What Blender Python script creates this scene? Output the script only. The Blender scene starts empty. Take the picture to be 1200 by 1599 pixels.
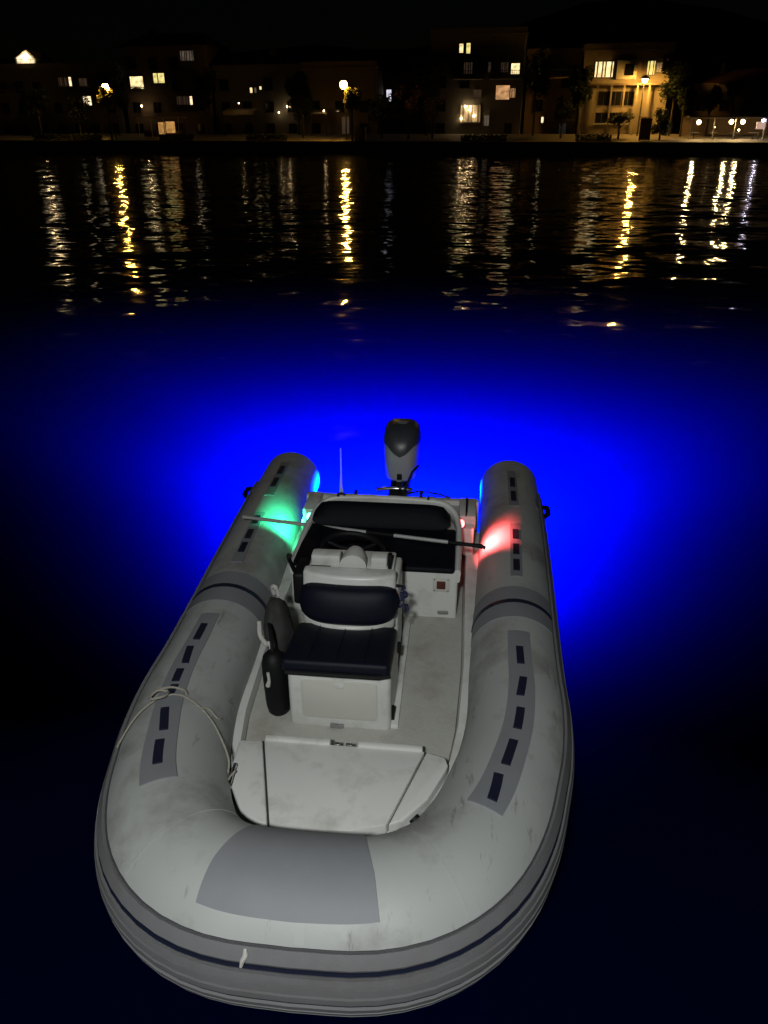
import bpy, bmesh, math, random
from mathutils import Vector, Matrix
random.seed(7)
R = math.radians
scene = bpy.context.scene
COL = scene.collection

# ------------------------------------------------------------------ camera
CAM_H = 3.0
cam_d = bpy.data.cameras.new('camera')
cam_d.sensor_fit = 'HORIZONTAL'; cam_d.sensor_width = 36.0; cam_d.lens = 36.0
cam_d.clip_start = 0.05; cam_d.clip_end = 3000
cam = bpy.data.objects.new('camera', cam_d)
cam.location = (0, 0, CAM_H); cam.rotation_euler = (R(90 - 26.5), 0, 0)
COL.objects.link(cam); scene.camera = cam

# ------------------------------------------------------------------ night sky
world = bpy.data.worlds.new('World'); scene.world = world; world.use_nodes = True
wn = world.node_tree.nodes; wl = world.node_tree.links; wn.clear()
sky = wn.new('ShaderNodeTexSky'); sky.sky_type = 'NISHITA'; sky.sun_disc = False
sky.sun_elevation = R(8); sky.sun_rotation = R(200)
bg = wn.new('ShaderNodeBackground'); bg.inputs['Strength'].default_value = 0.00015
wo = wn.new('ShaderNodeOutputWorld')
wl.new(sky.outputs[0], bg.inputs['Color']); wl.new(bg.outputs[0], wo.inputs['Surface'])

# ------------------------------------------------------------------ the pier's floodlight behind the camera
QUAY_LAMP = (-0.45, -1.0, 4.1)
ld = bpy.data.lights.new('pier_floodlight', 'AREA'); ld.shape = 'DISK'; ld.size = 0.30
ld.energy = 208; ld.color = (0.975, 1.0, 0.985)
lo = bpy.data.objects.new('pier_floodlight', ld); lo.location = QUAY_LAMP
lo.rotation_euler = (Vector((-0.2, -0.3, 0.0)) - Vector(QUAY_LAMP)).to_track_quat('-Z', 'Y').to_euler()
COL.objects.link(lo)

# ------------------------------------------------------------------ view and sampling
vs = scene.view_settings
vs.view_transform = 'Standard'; vs.look = 'None'; vs.exposure = 0; vs.gamma = 1; vs.use_curve_mapping = False
cy = scene.cycles
cy.use_denoising = True; cy.max_bounces = 8; cy.diffuse_bounces = 2; cy.glossy_bounces = 3
cy.transmission_bounces = 3; cy.transparent_max_bounces = 8; cy.volume_bounces = 0
cy.sample_clamp_indirect = 3; cy.caustics_reflective = False; cy.caustics_refractive = False

# ================================================================== helpers
def obj(name, me, parent=None, loc=(0, 0, 0), rotz=0):
    o = bpy.data.objects.new(name, me); COL.objects.link(o)
    o.location = loc; o.rotation_euler = (0, 0, rotz)
    if parent: o.parent = parent
    return o

def empty(name, loc=(0, 0, 0), rotz=0):
    return obj(name, None, None, loc, rotz)

def tag(o, label=None, cat=None, group=None, kind=None):
    if label: o['label'] = label
    if cat: o['category'] = cat
    if group: o['group'] = group
    if kind: o['kind'] = kind
    return o

class MB:
    def __init__(self): self.v = []; self.f = []
    def add(self, vs_, fs):
        b = len(self.v); self.v += [tuple(p) for p in vs_]
        self.f += [tuple(i + b for i in q) for q in fs]; return self
    def box(self, x0, x1, y0, y1, z0, z1):
        return self.add([(x0,y0,z0),(x1,y0,z0),(x1,y1,z0),(x0,y1,z0),(x0,y0,z1),(x1,y0,z1),(x1,y1,z1),(x0,y1,z1)],
            [(0,3,2,1),(4,5,6,7),(0,1,5,4),(1,2,6,5),(2,3,7,6),(3,0,4,7)])
    def loft(self, rings, caps=True, closed=True):
        n = len(rings[0]); b = len(self.v)
        for r in rings: self.v += [tuple(p) for p in r]
        for i in range(len(rings) - 1):
            for j in range(n if closed else n - 1):
                k = (j + 1) % n
                self.f.append((b+i*n+j, b+i*n+k, b+(i+1)*n+k, b+(i+1)*n+j))
        if caps and closed:
            self.f.append(tuple(b + j for j in reversed(range(n))))
            self.f.append(tuple(b + (len(rings)-1)*n + j for j in range(n)))
        return self
    def tube(self, pts, r, n=8, caps=True):
        pts = [Vector(p) for p in pts]; rings = []
        up0 = Vector((0, 0, 1))
        for i, p in enumerate(pts):
            t = (pts[min(i+1, len(pts)-1)] - pts[max(i-1, 0)]).normalized()
            up = up0 if abs(t.z) < 0.95 else Vector((0, 1, 0))
            a = t.cross(up).normalized(); c = a.cross(t).normalized()
            rr = r[i] if isinstance(r, (list, tuple)) else r
            rings.append([p + a*math.cos(q*2*math.pi/n)*rr + c*math.sin(q*2*math.pi/n)*rr for q in range(n)])
        return self.loft(rings, caps)
    def mesh(self, name, mat, smooth=True, angle=38, bevel=0, seg=2, sub=0):
        me = bpy.data.meshes.new(name)
        me.from_pydata(self.v, [], self.f)
        bm = bmesh.new(); bm.from_mesh(me)
        if bevel:
            bm.normal_update()
            es = [e for e in bm.edges if len(e.link_faces) == 2 and e.calc_face_angle(0) > R(30)]
            bmesh.ops.bevel(bm, geom=es, offset=bevel, segments=seg, profile=0.5, affect='EDGES', clamp_overlap=True)
        bmesh.ops.recalc_face_normals(bm, faces=bm.faces)
        bm.to_mesh(me); bm.free()
        if smooth:
            me.polygons.foreach_set('use_smooth', [True]*len(me.polygons))
            me.set_sharp_from_angle(angle=R(angle))
        me.materials.append(mat)
        return me
    def build(self, name, mat, parent=None, **k):
        return obj(name, self.mesh(name, mat, **k), parent)

def box(name, mat, parent, x0, x1, y0, y1, z0, z1, bevel=0.0, seg=2):
    return MB().box(x0, x1, y0, y1, z0, z1).build(name, mat, parent, bevel=bevel, seg=seg)

def catmull(pts, per=8):
    P = [Vector(p) for p in pts]; out = []
    for i in range(len(P) - 1):
        p0 = P[i-1] if i else P[0]*2 - P[1]
        p1, p2 = P[i], P[i+1]
        p3 = P[i+2] if i + 2 < len(P) else P[-1]*2 - P[-2]
        for k in range(per):
            t = k / per
            out.append(0.5*((2*p1) + (-p0+p2)*t + (2*p0-5*p1+4*p2-p3)*t*t + (-p0+3*p1-3*p2+p3)*t**3))
    out.append(P[-1]); return out

def interp(x, tab):
    if x <= tab[0][0]: return tab[0][1]
    for (a, b), (c, d) in zip(tab, tab[1:]):
        if x <= c:
            t = (x - a)/(c - a); return b + (d - b)*t
    return tab[-1][1]

# ------------------------------------------------------------------ materials
def mat(name, col, rough=0.5, metal=0.0, var=0.0, vscale=6.0, bump=0.0, bscale=200.0, dirt=None, dscale=2.5, damt=0.5, spec=0.5, coat=0.0):
    m = bpy.data.materials.new(name); m.use_nodes = True
    nt = m.node_tree; N = nt.nodes; L = nt.links; p = N['Principled BSDF']
    p.inputs['Roughness'].default_value = rough; p.inputs['Metallic'].default_value = metal
    p.inputs['Specular IOR Level'].default_value = spec
    if coat: p.inputs['Coat Weight'].default_value = coat
    tc = N.new('ShaderNodeTexCoord')
    last = None
    if var:
        n = N.new('ShaderNodeTexNoise'); n.inputs['Scale'].default_value = vscale; n.inputs['Detail'].default_value = 6
        L.new(tc.outputs['Object'], n.inputs['Vector'])
        mx = N.new('ShaderNodeMix'); mx.data_type = 'RGBA'
        mx.inputs['A'].default_value = tuple(c*(1-var) for c in col) + (1,)
        mx.inputs['B'].default_value = tuple(min(1, c*(1+var)) for c in col) + (1,)
        L.new(n.outputs['Fac'], mx.inputs['Factor']); last = mx.outputs['Result']
    if dirt:
        n2 = N.new('ShaderNodeTexNoise'); n2.inputs['Scale'].default_value = dscale; n2.inputs['Detail'].default_value = 8
        n2.inputs['Roughness'].default_value = 0.65
        L.new(tc.outputs['Object'], n2.inputs['Vector'])
        rp = N.new('ShaderNodeMapRange'); rp.inputs['From Min'].default_value = 0.5; rp.inputs['From Max'].default_value = 0.75
        rp.inputs['To Max'].default_value = damt
        L.new(n2.outputs['Fac'], rp.inputs['Value'])
        mx = N.new('ShaderNodeMix'); mx.data_type = 'RGBA'
        L.new(rp.outputs['Result'], mx.inputs['Factor'])
        if last: L.new(last, mx.inputs['A'])
        else: mx.inputs['A'].default_value = tuple(col) + (1,)
        mx.inputs['B'].default_value = tuple(dirt) + (1,); last = mx.outputs['Result']
    if last: L.new(last, p.inputs['Base Color'])
    else: p.inputs['Base Color'].default_value = tuple(col) + (1,)
    if bump:
        n3 = N.new('ShaderNodeTexNoise'); n3.inputs['Scale'].default_value = bscale; n3.inputs['Detail'].default_value = 3
        L.new(tc.outputs['Object'], n3.inputs['Vector'])
        b = N.new('ShaderNodeBump'); b.inputs['Strength'].default_value = bump; b.inputs['Distance'].default_value = 0.01
        L.new(n3.outputs['Fac'], b.inputs['Height']); L.new(b.outputs['Normal'], p.inputs['Normal'])
    return m

def glow(name, col, strength):
    m = bpy.data.materials.new(name); m.use_nodes = True
    N = m.node_tree.nodes; p = N['Principled BSDF']
    p.inputs['Base Color'].default_value = (0.8, 0.8, 0.8, 1)
    p.inputs['Emission Color'].default_value = tuple(col) + (1,)
    p.inputs['Emission Strength'].default_value = strength
    return m

def room(name, col, strength):
    m = glow(name, col, strength); nt = m.node_tree; N = nt.nodes; L = nt.links; p = N['Principled BSDF']
    tc = N.new('ShaderNodeTexCoord'); n = N.new('ShaderNodeTexNoise'); n.inputs['Scale'].default_value = 1.7; n.inputs['Detail'].default_value = 3
    L.new(tc.outputs['Object'], n.inputs['Vector'])
    r = N.new('ShaderNodeMapRange'); r.inputs['From Min'].default_value = .35; r.inputs['From Max'].default_value = .65
    r.inputs['To Min'].default_value = strength*.45; r.inputs['To Max'].default_value = strength*1.35
    L.new(n.outputs['Fac'], r.inputs['Value']); L.new(r.outputs['Result'], p.inputs['Emission Strength'])
    return m
M = {}
def tube_material():
    m = mat('tube_fabric', (0.36, 0.375, 0.365), 0.52, var=0.10, vscale=3.0, bump=0.12, bscale=420, dirt=(0.13, 0.105, 0.085), dscale=2.1, damt=0.85)
    nt = m.node_tree; N = nt.nodes; L = nt.links; p = N['Principled BSDF']
    src = p.inputs['Base Color'].links[0].from_socket
    tc = N.new('ShaderNodeTexCoord'); mp = N.new('ShaderNodeMapping')
    mp.inputs['Scale'].default_value = (9, 1.6, 3); mp.inputs['Rotation'].default_value = (0, 0, R(24))
    n = N.new('ShaderNodeTexNoise'); n.inputs['Scale'].default_value = 2.2; n.inputs['Detail'].default_value = 10; n.inputs['Roughness'].default_value = 0.7
    L.new(tc.outputs['Object'], mp.inputs['Vector']); L.new(mp.outputs[0], n.inputs['Vector'])
    rp = N.new('ShaderNodeMapRange'); rp.inputs['From Min'].default_value = 0.60; rp.inputs['From Max'].default_value = 0.67; rp.inputs['To Max'].default_value = 0.6
    L.new(n.outputs['Fac'], rp.inputs['Value'])
    mx = N.new('ShaderNodeMix'); mx.data_type = 'RGBA'
    L.new(rp.outputs['Result'], mx.inputs['Factor']); L.new(src, mx.inputs['A']); mx.inputs['B'].default_value = (0.12, 0.11, 0.10, 1)
    L.new(mx.outputs['Result'], p.inputs['Base Color'])
    return m
M['tube'] = tube_material()
M['patch'] = mat('grey_patch_fabric', (0.195, 0.203, 0.218), 0.6, var=0.08, vscale=8, bump=0.15, bscale=500, dirt=(0.15, 0.13, 0.12), damt=0.3)
M['strake'] = mat('grey_rubber_strake', (0.15, 0.15, 0.155), 0.6, var=0.12, vscale=14, bump=0.2, bscale=300, dirt=(0.12, 0.10, 0.09), dscale=5, damt=0.5)
M['strake_dark'] = mat('dark_strake_rubber', (0.055, 0.055, 0.06), 0.7, var=0.15, vscale=14)
M['navy_rubber'] = mat('navy_rubber', (0.008, 0.011, 0.028), 0.45, var=0.15, bump=0.1)
M['grp'] = mat('white_gelcoat', (0.60, 0.61, 0.58), 0.38, var=0.05, vscale=5, dirt=(0.27, 0.245, 0.19), dscale=4.5, damt=0.6, bump=0.03, bscale=40)
M['nonskid'] = mat('nonskid_floor', (0.40, 0.40, 0.36), 0.75, var=0.10, vscale=30, bump=0.3, bscale=150, dirt=(0.24, 0.21, 0.16), dscale=4, damt=0.6)
M['panel'] = mat('cream_panel', (0.52, 0.52, 0.47), 0.45, var=0.04)
M['vinyl'] = mat('navy_vinyl', (0.0042, 0.0055, 0.013), 0.5, spec=0.22, var=0.25, vscale=12, bump=0.25, bscale=260)
M['vinyl_black'] = mat('black_vinyl', (0.003, 0.0036, 0.007), 0.6, spec=0.16, var=0.25, vscale=14, bump=0.35, bscale=180)
M['black'] = mat('black_plastic', (0.005, 0.005, 0.006), 0.6, spec=0.25, var=0.2, vscale=20)
M['dark_gap'] = mat('dark_rubber_seal', (0.03, 0.03, 0.03), 0.8)
M['steel'] = mat('stainless_steel', (0.55, 0.55, 0.56), 0.25, metal=1.0)
M['silver'] = mat('silver_engine_paint', (0.40, 0.42, 0.45), 0.35, metal=0.12, var=0.06, vscale=20, coat=0.3)
M['cowl_dark'] = mat('dark_cowl_plastic', (0.045, 0.050, 0.060), 0.38, spec=0.5, var=0.2, vscale=10)
M['pole'] = mat('brushed_aluminium_pole', (0.55, 0.56, 0.55), 0.45, metal=0.35, var=0.1, vscale=30)
M['rope'] = mat('off_white_rope', (0.34, 0.32, 0.26), 0.85, var=0.25, vscale=120, bump=0.7, bscale=260)
M['jacket'] = mat('dark_brown_cloth', (0.028, 0.026, 0.026), 0.85, var=0.4, vscale=18, bump=0.5, bscale=30)
M['strap'] = mat('pale_webbing', (0.45, 0.44, 0.41), 0.8, bump=0.3)
M['keys'] = mat('dark_blue_cord', (0.02, 0.022, 0.07), 0.5)
M['red_socket'] = mat('dark_red_switch', (0.09, 0.018, 0.012), 0.4)
M['green_lens'] = glow('green_navigation_lens', (0.10, 1.0, 0.55), 9)
M['red_lens'] = glow('red_navigation_lens', (1.0, 0.10, 0.10), 9)
M['hull'] = mat('hull_gelcoat', (0.30, 0.30, 0.30), 0.5, var=0.1)

# ================================================================== WATER (with the lit blue water inside it)
def water_material():
    m = bpy.data.materials.new('sea_water'); m.use_nodes = True
    nt = m.node_tree; N = nt.nodes; L = nt.links; N.clear()
    out = N.new('ShaderNodeOutputMaterial')
    tc = N.new('ShaderNodeTexCoord')
    def slope(scale, sx, sy, amp, seedoff, rot=0):
        mp = N.new('ShaderNodeMapping'); mp.inputs['Scale'].default_value = (sx, sy, 1); mp.inputs['Location'].default_value = (seedoff, seedoff*1.7, 0)
        mp.inputs['Rotation'].default_value = (0, 0, R(rot))
        L.new(tc.outputs['Object'], mp.inputs['Vector'])
        n = N.new('ShaderNodeTexNoise'); n.noise_dimensions = '2D'; n.inputs['Scale'].default_value = scale
        n.inputs['Detail'].default_value = 2.0; n.inputs['Roughness'].default_value = 0.45
        L.new(mp.outputs[0], n.inputs['Vector'])
        s = N.new('ShaderNodeVectorMath'); s.operation = 'SUBTRACT'; s.inputs[1].default_value = (0.5, 0.5, 0.5)
        L.new(n.outputs['Color'], s.inputs[0])
        k = N.new('ShaderNodeVectorMath'); k.operation = 'MULTIPLY'; k.inputs[1].default_value = amp
        L.new(s.outputs[0], k.inputs[0]); return k.outputs[0]
    a = slope(0.55, 0.6, 1.0, (0.10, 0.20, 0), 3.1, 6)
    b = slope(2.2, 0.55, 1.0, (0.13, 0.24, 0), 11.7, -9)
    sm = N.new('ShaderNodeVectorMath'); sm.operation = 'ADD'; L.new(a, sm.inputs[0]); L.new(b, sm.inputs[1])
    up = N.new('ShaderNodeVectorMath'); up.operation = 'ADD'; up.inputs[1].default_value = (0, 0, 1)
    L.new(sm.outputs[0], up.inputs[0])
    nm = N.new('ShaderNodeVectorMath'); nm.operation = 'NORMALIZE'; L.new(up.outputs[0], nm.inputs[0])
    gl = N.new('ShaderNodeBsdfGlossy'); gl.distribution = 'GGX'; gl.inputs['Roughness'].default_value = 0.06
    gl.inputs['Color'].default_value = (1, 1, 1, 1); L.new(nm.outputs[0], gl.inputs['Normal'])
    tr = N.new('ShaderNodeBsdfTransparent')      # at grazing angles next to nothing leaves or enters the water
    geo = N.new('ShaderNodeNewGeometry'); dt = N.new('ShaderNodeVectorMath'); dt.operation = 'DOT_PRODUCT'
    L.new(geo.outputs['Incoming'], dt.inputs[0]); L.new(geo.outputs['Normal'], dt.inputs[1])
    ab = N.new('ShaderNodeMath'); ab.operation = 'ABSOLUTE'; L.new(dt.outputs['Value'], ab.inputs[0])
    gr = N.new('ShaderNodeMapRange'); gr.interpolation_type = 'SMOOTHSTEP'
    gr.inputs['From Min'].default_value = 0.135; gr.inputs['From Max'].default_value = 0.235
    L.new(ab.outputs[0], gr.inputs['Value']); L.new(gr.outputs['Result'], tr.inputs['Color'])
    fr = N.new('ShaderNodeFresnel'); fr.inputs['IOR'].default_value = 1.33
    mx = N.new('ShaderNodeMixShader'); L.new(fr.outputs[0], mx.inputs[0]); L.new(tr.outputs[0], mx.inputs[1]); L.new(gl.outputs[0], mx.inputs[2])
    L.new(mx.outputs[0], out.inputs['Surface'])
    vsn = N.new('ShaderNodeVolumeScatter'); vsn.inputs['Color'].default_value = (0.02, 0.20, 1, 1); vsn.inputs['Density'].default_value = 0.015
    vsn.inputs['Anisotropy'].default_value = -0.25
    va = N.new('ShaderNodeVolumeAbsorption'); va.inputs['Color'].default_value = (0.0, 0.20, 0.66, 1); va.inputs['Density'].default_value = 1.0
    ad = N.new('ShaderNodeAddShader'); L.new(vsn.outputs[0], ad.inputs[0]); L.new(va.outputs[0], ad.inputs[1])
    L.new(ad.outputs[0], out.inputs['Volume'])
    return m
SHA = R(-12)                         # the far quay runs 12 degrees off square to the view
E0 = Vector((0, 113, 0)); EU = Vector((math.cos(SHA), math.sin(SHA), 0)); EV = Vector((-math.sin(SHA), math.cos(SHA), 0))
def shore(u, v, z=0): return E0 + EU*u + EV*v + Vector((0, 0, z))
QZ = 1.4                             # street level over the water

w = MB()
pts = [(-420, -60), (420, -60), tuple(shore(420, 0.6)[:2]), tuple(shore(-420, 0.6)[:2])]
w.add([(x, y, 0) for x, y in pts] + [(x, y, -6) for x, y in pts], [(0,1,2,3), (7,6,5,4), (0,4,5,1), (1,5,6,2), (2,6,7,3), (3,7,4,0)])
water = w.build('sea_water', water_material(), smooth=False); tag(water, kind='structure')
sb = MB().box(-440, 440, -80, 220, -6.6, -6.05).build('seabed', mat('seabed_silt', (0.05, 0.045, 0.035), 0.9), smooth=False); tag(sb, kind='structure')

# ================================================================== THE BOAT
BO = Vector((-0.317, 1.594, 0)); BA = R(-5.7)
boat = empty('inflatable_boat', BO, BA)
tag(boat, 'grey and white rigid inflatable boat with navy seats, bow towards the viewer', 'boat')
half = catmull([(0, .262), (.24, .275), (.42, .345), (.57, .49), (.685, .72), (.767, 1.0), (.815, 1.22), (.845, 1.5), (.855, 1.9), (.893, 2.75), (.915, 3.3), (.93, 3.9), (.94, 4.52)], 10)
path = [Vector((-p.x, p.y)) for p in reversed(half[1:])] + half
ARC = [0.0]
for a, b in zip(path, path[1:]): ARC.append(ARC[-1] + (b - a).length)
SMID = ARC[len(half) - 1]; STOT = ARC[-1]
ZC = [(0.26, .425), (.5, .40), (.8, .365), (1.2, .325), (1.7, .300), (2.4, .280), (3.2, .265), (4.6, .255)]
RT = [(0.26, .280), (.6, .275), (1.0, .262), (1.6, .252), (2.4, .248), (4.6, .240)]
def at_s(s):
    s = max(0, min(STOT, s))
    lo, hi = 0, len(ARC) - 1
    while hi - lo > 1:
        m = (lo + hi)//2
        if ARC[m] <= s: lo = m
        else: hi = m
    k = (s - ARC[lo])/(ARC[hi] - ARC[lo]); p = path[lo].lerp(path[hi], k)
    def tan(i): return (path[min(i+1, len(path)-1)] - path[max(i-1, 0)]).normalized()
    t = tan(lo).lerp(tan(hi), k).normalized()
    return p, t
def tp(s, phi, lift=0.0):
    p, t = at_s(s); n = Vector((t.y, -t.x, 0)); r = interp(p.y, RT) + lift; z = interp(p.y, ZC)
    return Vector((p.x, p.y, z)) + n*(r*math.cos(phi)) + Vector((0, 0, r*math.sin(phi)))
def s_of(side, yl):
    rng = range(len(half) - 1, len(path) - 1) if side > 0 else range(len(half) - 2, -1, -1)
    for i in rng:
        a, b = path[i].y, path[i+1].y
        if min(a, b) <= yl <= max(a, b) and a != b:
            return ARC[i] + (ARC[i+1] - ARC[i])*(yl - a)/(b - a)
    return STOT if side > 0 else 0.0

NS, NP = 150, 40
rings = []
def endcap(s, sgn):
    out = []
    p, t = at_s(s); base = [tp(s, 2*math.pi*j/NP) for j in range(NP)]
    c = Vector((p.x, p.y, interp(p.y, ZC))); d = Vector((t.x, t.y, 0))*sgn
    for k, dd in ((.985, .012), (.93, .035), (.70, .085), (.42, .12), (.18, .135), (.04, .138)):
        out.append([c + (q - c)*k + d*dd for q in base])
    return out
rings += list(reversed(endcap(0, -1)))
for i in range(NS + 1): rings.append([tp(STOT*i/NS, 2*math.pi*j/NP) for j in range(NP)])
rings += endcap(STOT, 1)
tube = MB().loft(rings).build('tube', M['tube'], boat, angle=60)

def strip(name, m, parent, s0, s1, f0, f1, lift, ns=None, nf=None, shape=None, bev=0.0):
    """a sheet glued to the tube between two stations; f = angle over the tube in degrees; shape(a, b) may bend the rectangle"""
    ns = ns or max(2, int(abs(s1 - s0)/0.035)); nf = nf or max(2, int(abs(f1 - f0)/9))
    mb = MB(); top = []
    for i in range(ns + 1):
        for j in range(nf + 1):
            a, b = i/ns, j/nf
            if shape: s, f = shape(a, b)
            else: s, f = s0 + (s1 - s0)*a, f0 + (f1 - f0)*b
            l = lift(f) if callable(lift) else lift
            top.append(tp(s, R(f), l))
    b0 = len(mb.v); mb.v += [tuple(p) for p in top]
    idx = lambda i, j: b0 + i*(nf + 1) + j
    for i in range(ns):
        for j in range(nf): mb.f.append((idx(i, j), idx(i+1, j), idx(i+1, j+1), idx(i, j+1)))
    edge = [(i, 0) for i in range(ns)] + [(ns, j) for j in range(nf)] + [(i, nf) for i in range(ns, 0, -1)] + [(0, j) for j in range(nf, 0, -1)]
    eb = len(mb.v)
    for i, j in edge:
        a, b = i/ns, j/nf
        if shape: s, f = shape(a, b)
        else: s, f = s0 + (s1 - s0)*a, f0 + (f1 - f0)*b
        mb.v.append(tuple(tp(s, R(f), -0.004)))
    for k in range(len(edge)):
        k2 = (k + 1) % len(edge)
        mb.f.append((idx(*edge[k]), eb + k, eb + k2, idx(*edge[k2])))
    return mb.build(name, m, parent, angle=40)

# rubbing strake round the outside, with two navy lines
sa, sbn = s_of(-1, 4.1), s_of(1, 4.1)
st = strip('rubbing_strake', M['strake_dark'], tube, sa, sbn, -47, 35, 0.006, ns=140, nf=12)
for f0_, f1_ in ((24, 34), (12, 17), (3.5, 9.5), (-4.5, 1), (-15.5, -10.5), (-23, -18), (-30.5, -25.5), (-37.5, -33), (-46, -40)):
    strip('rib', M['strake'], st, sa, sbn, f0_, f1_, 0.019, ns=140, nf=2)
for f0_, f1_ in ((19.0, 21.4), (-8.5, -6.6)):
    strip('navy_line', M['navy_rubber'], st, sa, sbn, f0_, f1_, 0.013, ns=140, nf=2)

for sc_ in (SMID + .03, SMID + .50, SMID - .55):
    strip('panel_seam', M['tube'], tube, sc_ - .017, sc_ + .017, 37, 200, 0.0022, ns=2, nf=20)
# seam bands
for side in (-1, 1):
    a, b = s_of(side, 2.12), s_of(side, 2.46)
    strip('seam_band', M['patch'], tube, min(a, b), max(a, b), 34, 205, 0.003, nf=20)
    a, b = s_of(side, 2.27), s_of(side, 2.305)
    strip('navy_ring', M['navy_rubber'], tube, min(a, b), max(a, b), 25, 210, 0.007, ns=2, nf=24)

# long wear strip with navy pads on each side, narrower pads aft
def wear(side, y0, y1, hw0, hw1, off, pads, padhw):
    a, b = s_of(side, y0), s_of(side, y1)
    def shp(i, j):
        s = a + (b - a)*i
        f = 90 + off + (j - .5)*2*(hw0 + (hw1 - hw0)*i)
        return s, f
    strip('wear_strip', M['patch'], tube, a, b, 0, 0, 0.006, ns=max(6, int(abs(b - a)/.05)), nf=5, shape=shp)
    for yc, ln, tw in pads:
        a2, b2 = s_of(side, yc - ln/2), s_of(side, yc + ln/2)
        def shp2(i, j, a2=a2, b2=b2, tw=tw):
            return a2 + (b2 - a2)*i, 90 + off + (j - .5)*2*padhw + (i - .5)*tw
        strip('navy_pad', M['navy_rubber'], tube, a2, b2, 0, 0, 0.014, ns=4, nf=2, shape=shp2)
wear(-1, 0.63, 1.97, 15.5, 12.0, -2, [(.80, .155, 0), (1.03, .165, -3), (1.255, .075, 2), (1.375, .10, 0), (1.555, .15, -4), (1.775, .15, 0)], 4.0)
wear(1, 0.62, 1.97, 15.5, 13.5, -1, [(.735, .15, 5), (.965, .17, 0), (1.215, .155, 0), (1.465, .15, -3), (1.735, .15, 0)], 4.1)
wear(-1, 2.58, 3.32, 8.5, 8.5, 0, [(2.77, .13, 0), (2.965, .13, 0), (3.19, .12, 0)], 4.5)
wear(1, 2.58, 3.32, 8.5, 8.5, 0, [(2.715, .14, 0), (2.93, .14, 0), (3.15, .13, 0)], 4.5)
wear(-1, 3.62, 4.28, 8.5, 8.5, 0, [(3.85, .16, 0), (4.10, .16, 0)], 4.5)
wear(1, 3.62, 4.28, 8.5, 8.5, 0, [(3.78, .17, 0), (4.04, .17, 0)], 4.5)

# big grey step patch on the bow
def bowp(a, b):
    f = 52 + (138 - 52)*b
    hw = 0.262 - 0.028*max(0, b - .35)/.65
    lo_ = SMID - hw - 0.03; hi_ = SMID + hw - 0.015 + 0.01
    bulge = 0.012*math.sin(math.pi*b)
    return (lo_ - bulge) + (hi_ - lo_ + 2*bulge*0.4)*a, f - (1.8*math.sin(math.pi*a))*(1 - b)
strip('bow_step_patch', M['patch'], tube, 0, 0, 0, 0, 0.006, ns=22, nf=14, shape=bowp)
# bow towing tab on the strake, inflation valve, side handles
sv_ = s_of(-1, .33)
box_tab = MB().tube([tp(SMID - .135 + dx, R(a), .022) for dx, a in ((0, 33), (.004, 29), (-.004, 25), (-.008, 21))], [.006, .010, .009, .005], 8).build('towing_tab', M['strap'], tube)
sval = s_of(1, .50)
pv = tp(sval, R(150), .004)
va_ = MB().tube([tp(sval, R(149), -.01), tp(sval, R(149), .012)], [.026, .022], 16).build('inflation_valve', M['black'], tube)
for side, yc in ((-1, 3.98), (1, 3.86)):
    a = s_of(side, yc - .09); b = s_of(side, yc + .09)
    strip('handle_pad', M['patch'], tube, min(a, b), max(a, b), 6, 44, 0.006)
    MB().tube([tp(a, R(20), .012), tp(a + (b-a)*.2, R(20), .05), tp(a + (b-a)*.8, R(20), .05), tp(b, R(20), .012)], .019, 8).build('grab_handle', M['black'], tube)

# hull below and floor pan
def hullw(y): return interp(y, [(.30, .12), (.5, .40), (.8, .56), (1.2, .66), (2, .70), (3.6, .74)])
def hullk(y): return interp(y, [(.30, .12), (.7, -.10), (1.3, -.28), (2.5, -.42), (3.6, -.50)])
rg = []
for i in range(14):
    y = .42 + (3.62 - .42)*i/13; wv = hullw(y); k = hullk(y)
    rg.append([(-wv, y, .17), (-wv*.92, y, min(-.02, k + .2)), (-wv*.45, y, k*.75 - .02), (0, y, k), (wv*.45, y, k*.75 - .02), (wv*.92, y, min(-.02, k + .2)), (wv, y, .17)])
MB().loft(rg).build('hull', M['hull'], boat)
FZ = .245
rows = []
for i in range(12):
    y = 1.0 + (3.6 - 1.0)*i/11; wf = interp(y, [(1.0, .46), (1.4, .535), (2.0, .565), (2.6, .565), (3.6, .57)])
    wo_ = interp(y, [(1.0, .62), (1.5, .70), (2.5, .72), (3.6, .74)])
    rows.append([(-wo_, y, FZ + .015), (-wf - .035, y, FZ + .055), (-wf - .012, y, FZ + .05), (-wf, y, FZ + .004), (-wf + .001, y, FZ - .06),
                 (wf - .001, y, FZ - .06), (wf, y, FZ + .004), (wf + .012, y, FZ + .05), (wf + .035, y, FZ + .055), (wo_, y, FZ + .015), (wo_, y, FZ - .07), (-wo_, y, FZ - .07)])
MB().loft(rows).build('side_deck', M['grp'], boat, angle=50)
fl = []
for i in range(12):
    y = 1.02 + (3.58 - 1.02)*i/11; wf = interp(y, [(1.0, .46), (1.4, .535), (2.0, .565), (2.6, .565), (3.6, .57)]) - .003
    fl.append([(-wf, y, FZ), (wf, y, FZ), (wf, y, FZ - .055), (-wf, y, FZ - .055)])
MB().loft(fl).build('floor_panel', M['nonskid'], boat, smooth=False)

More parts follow.
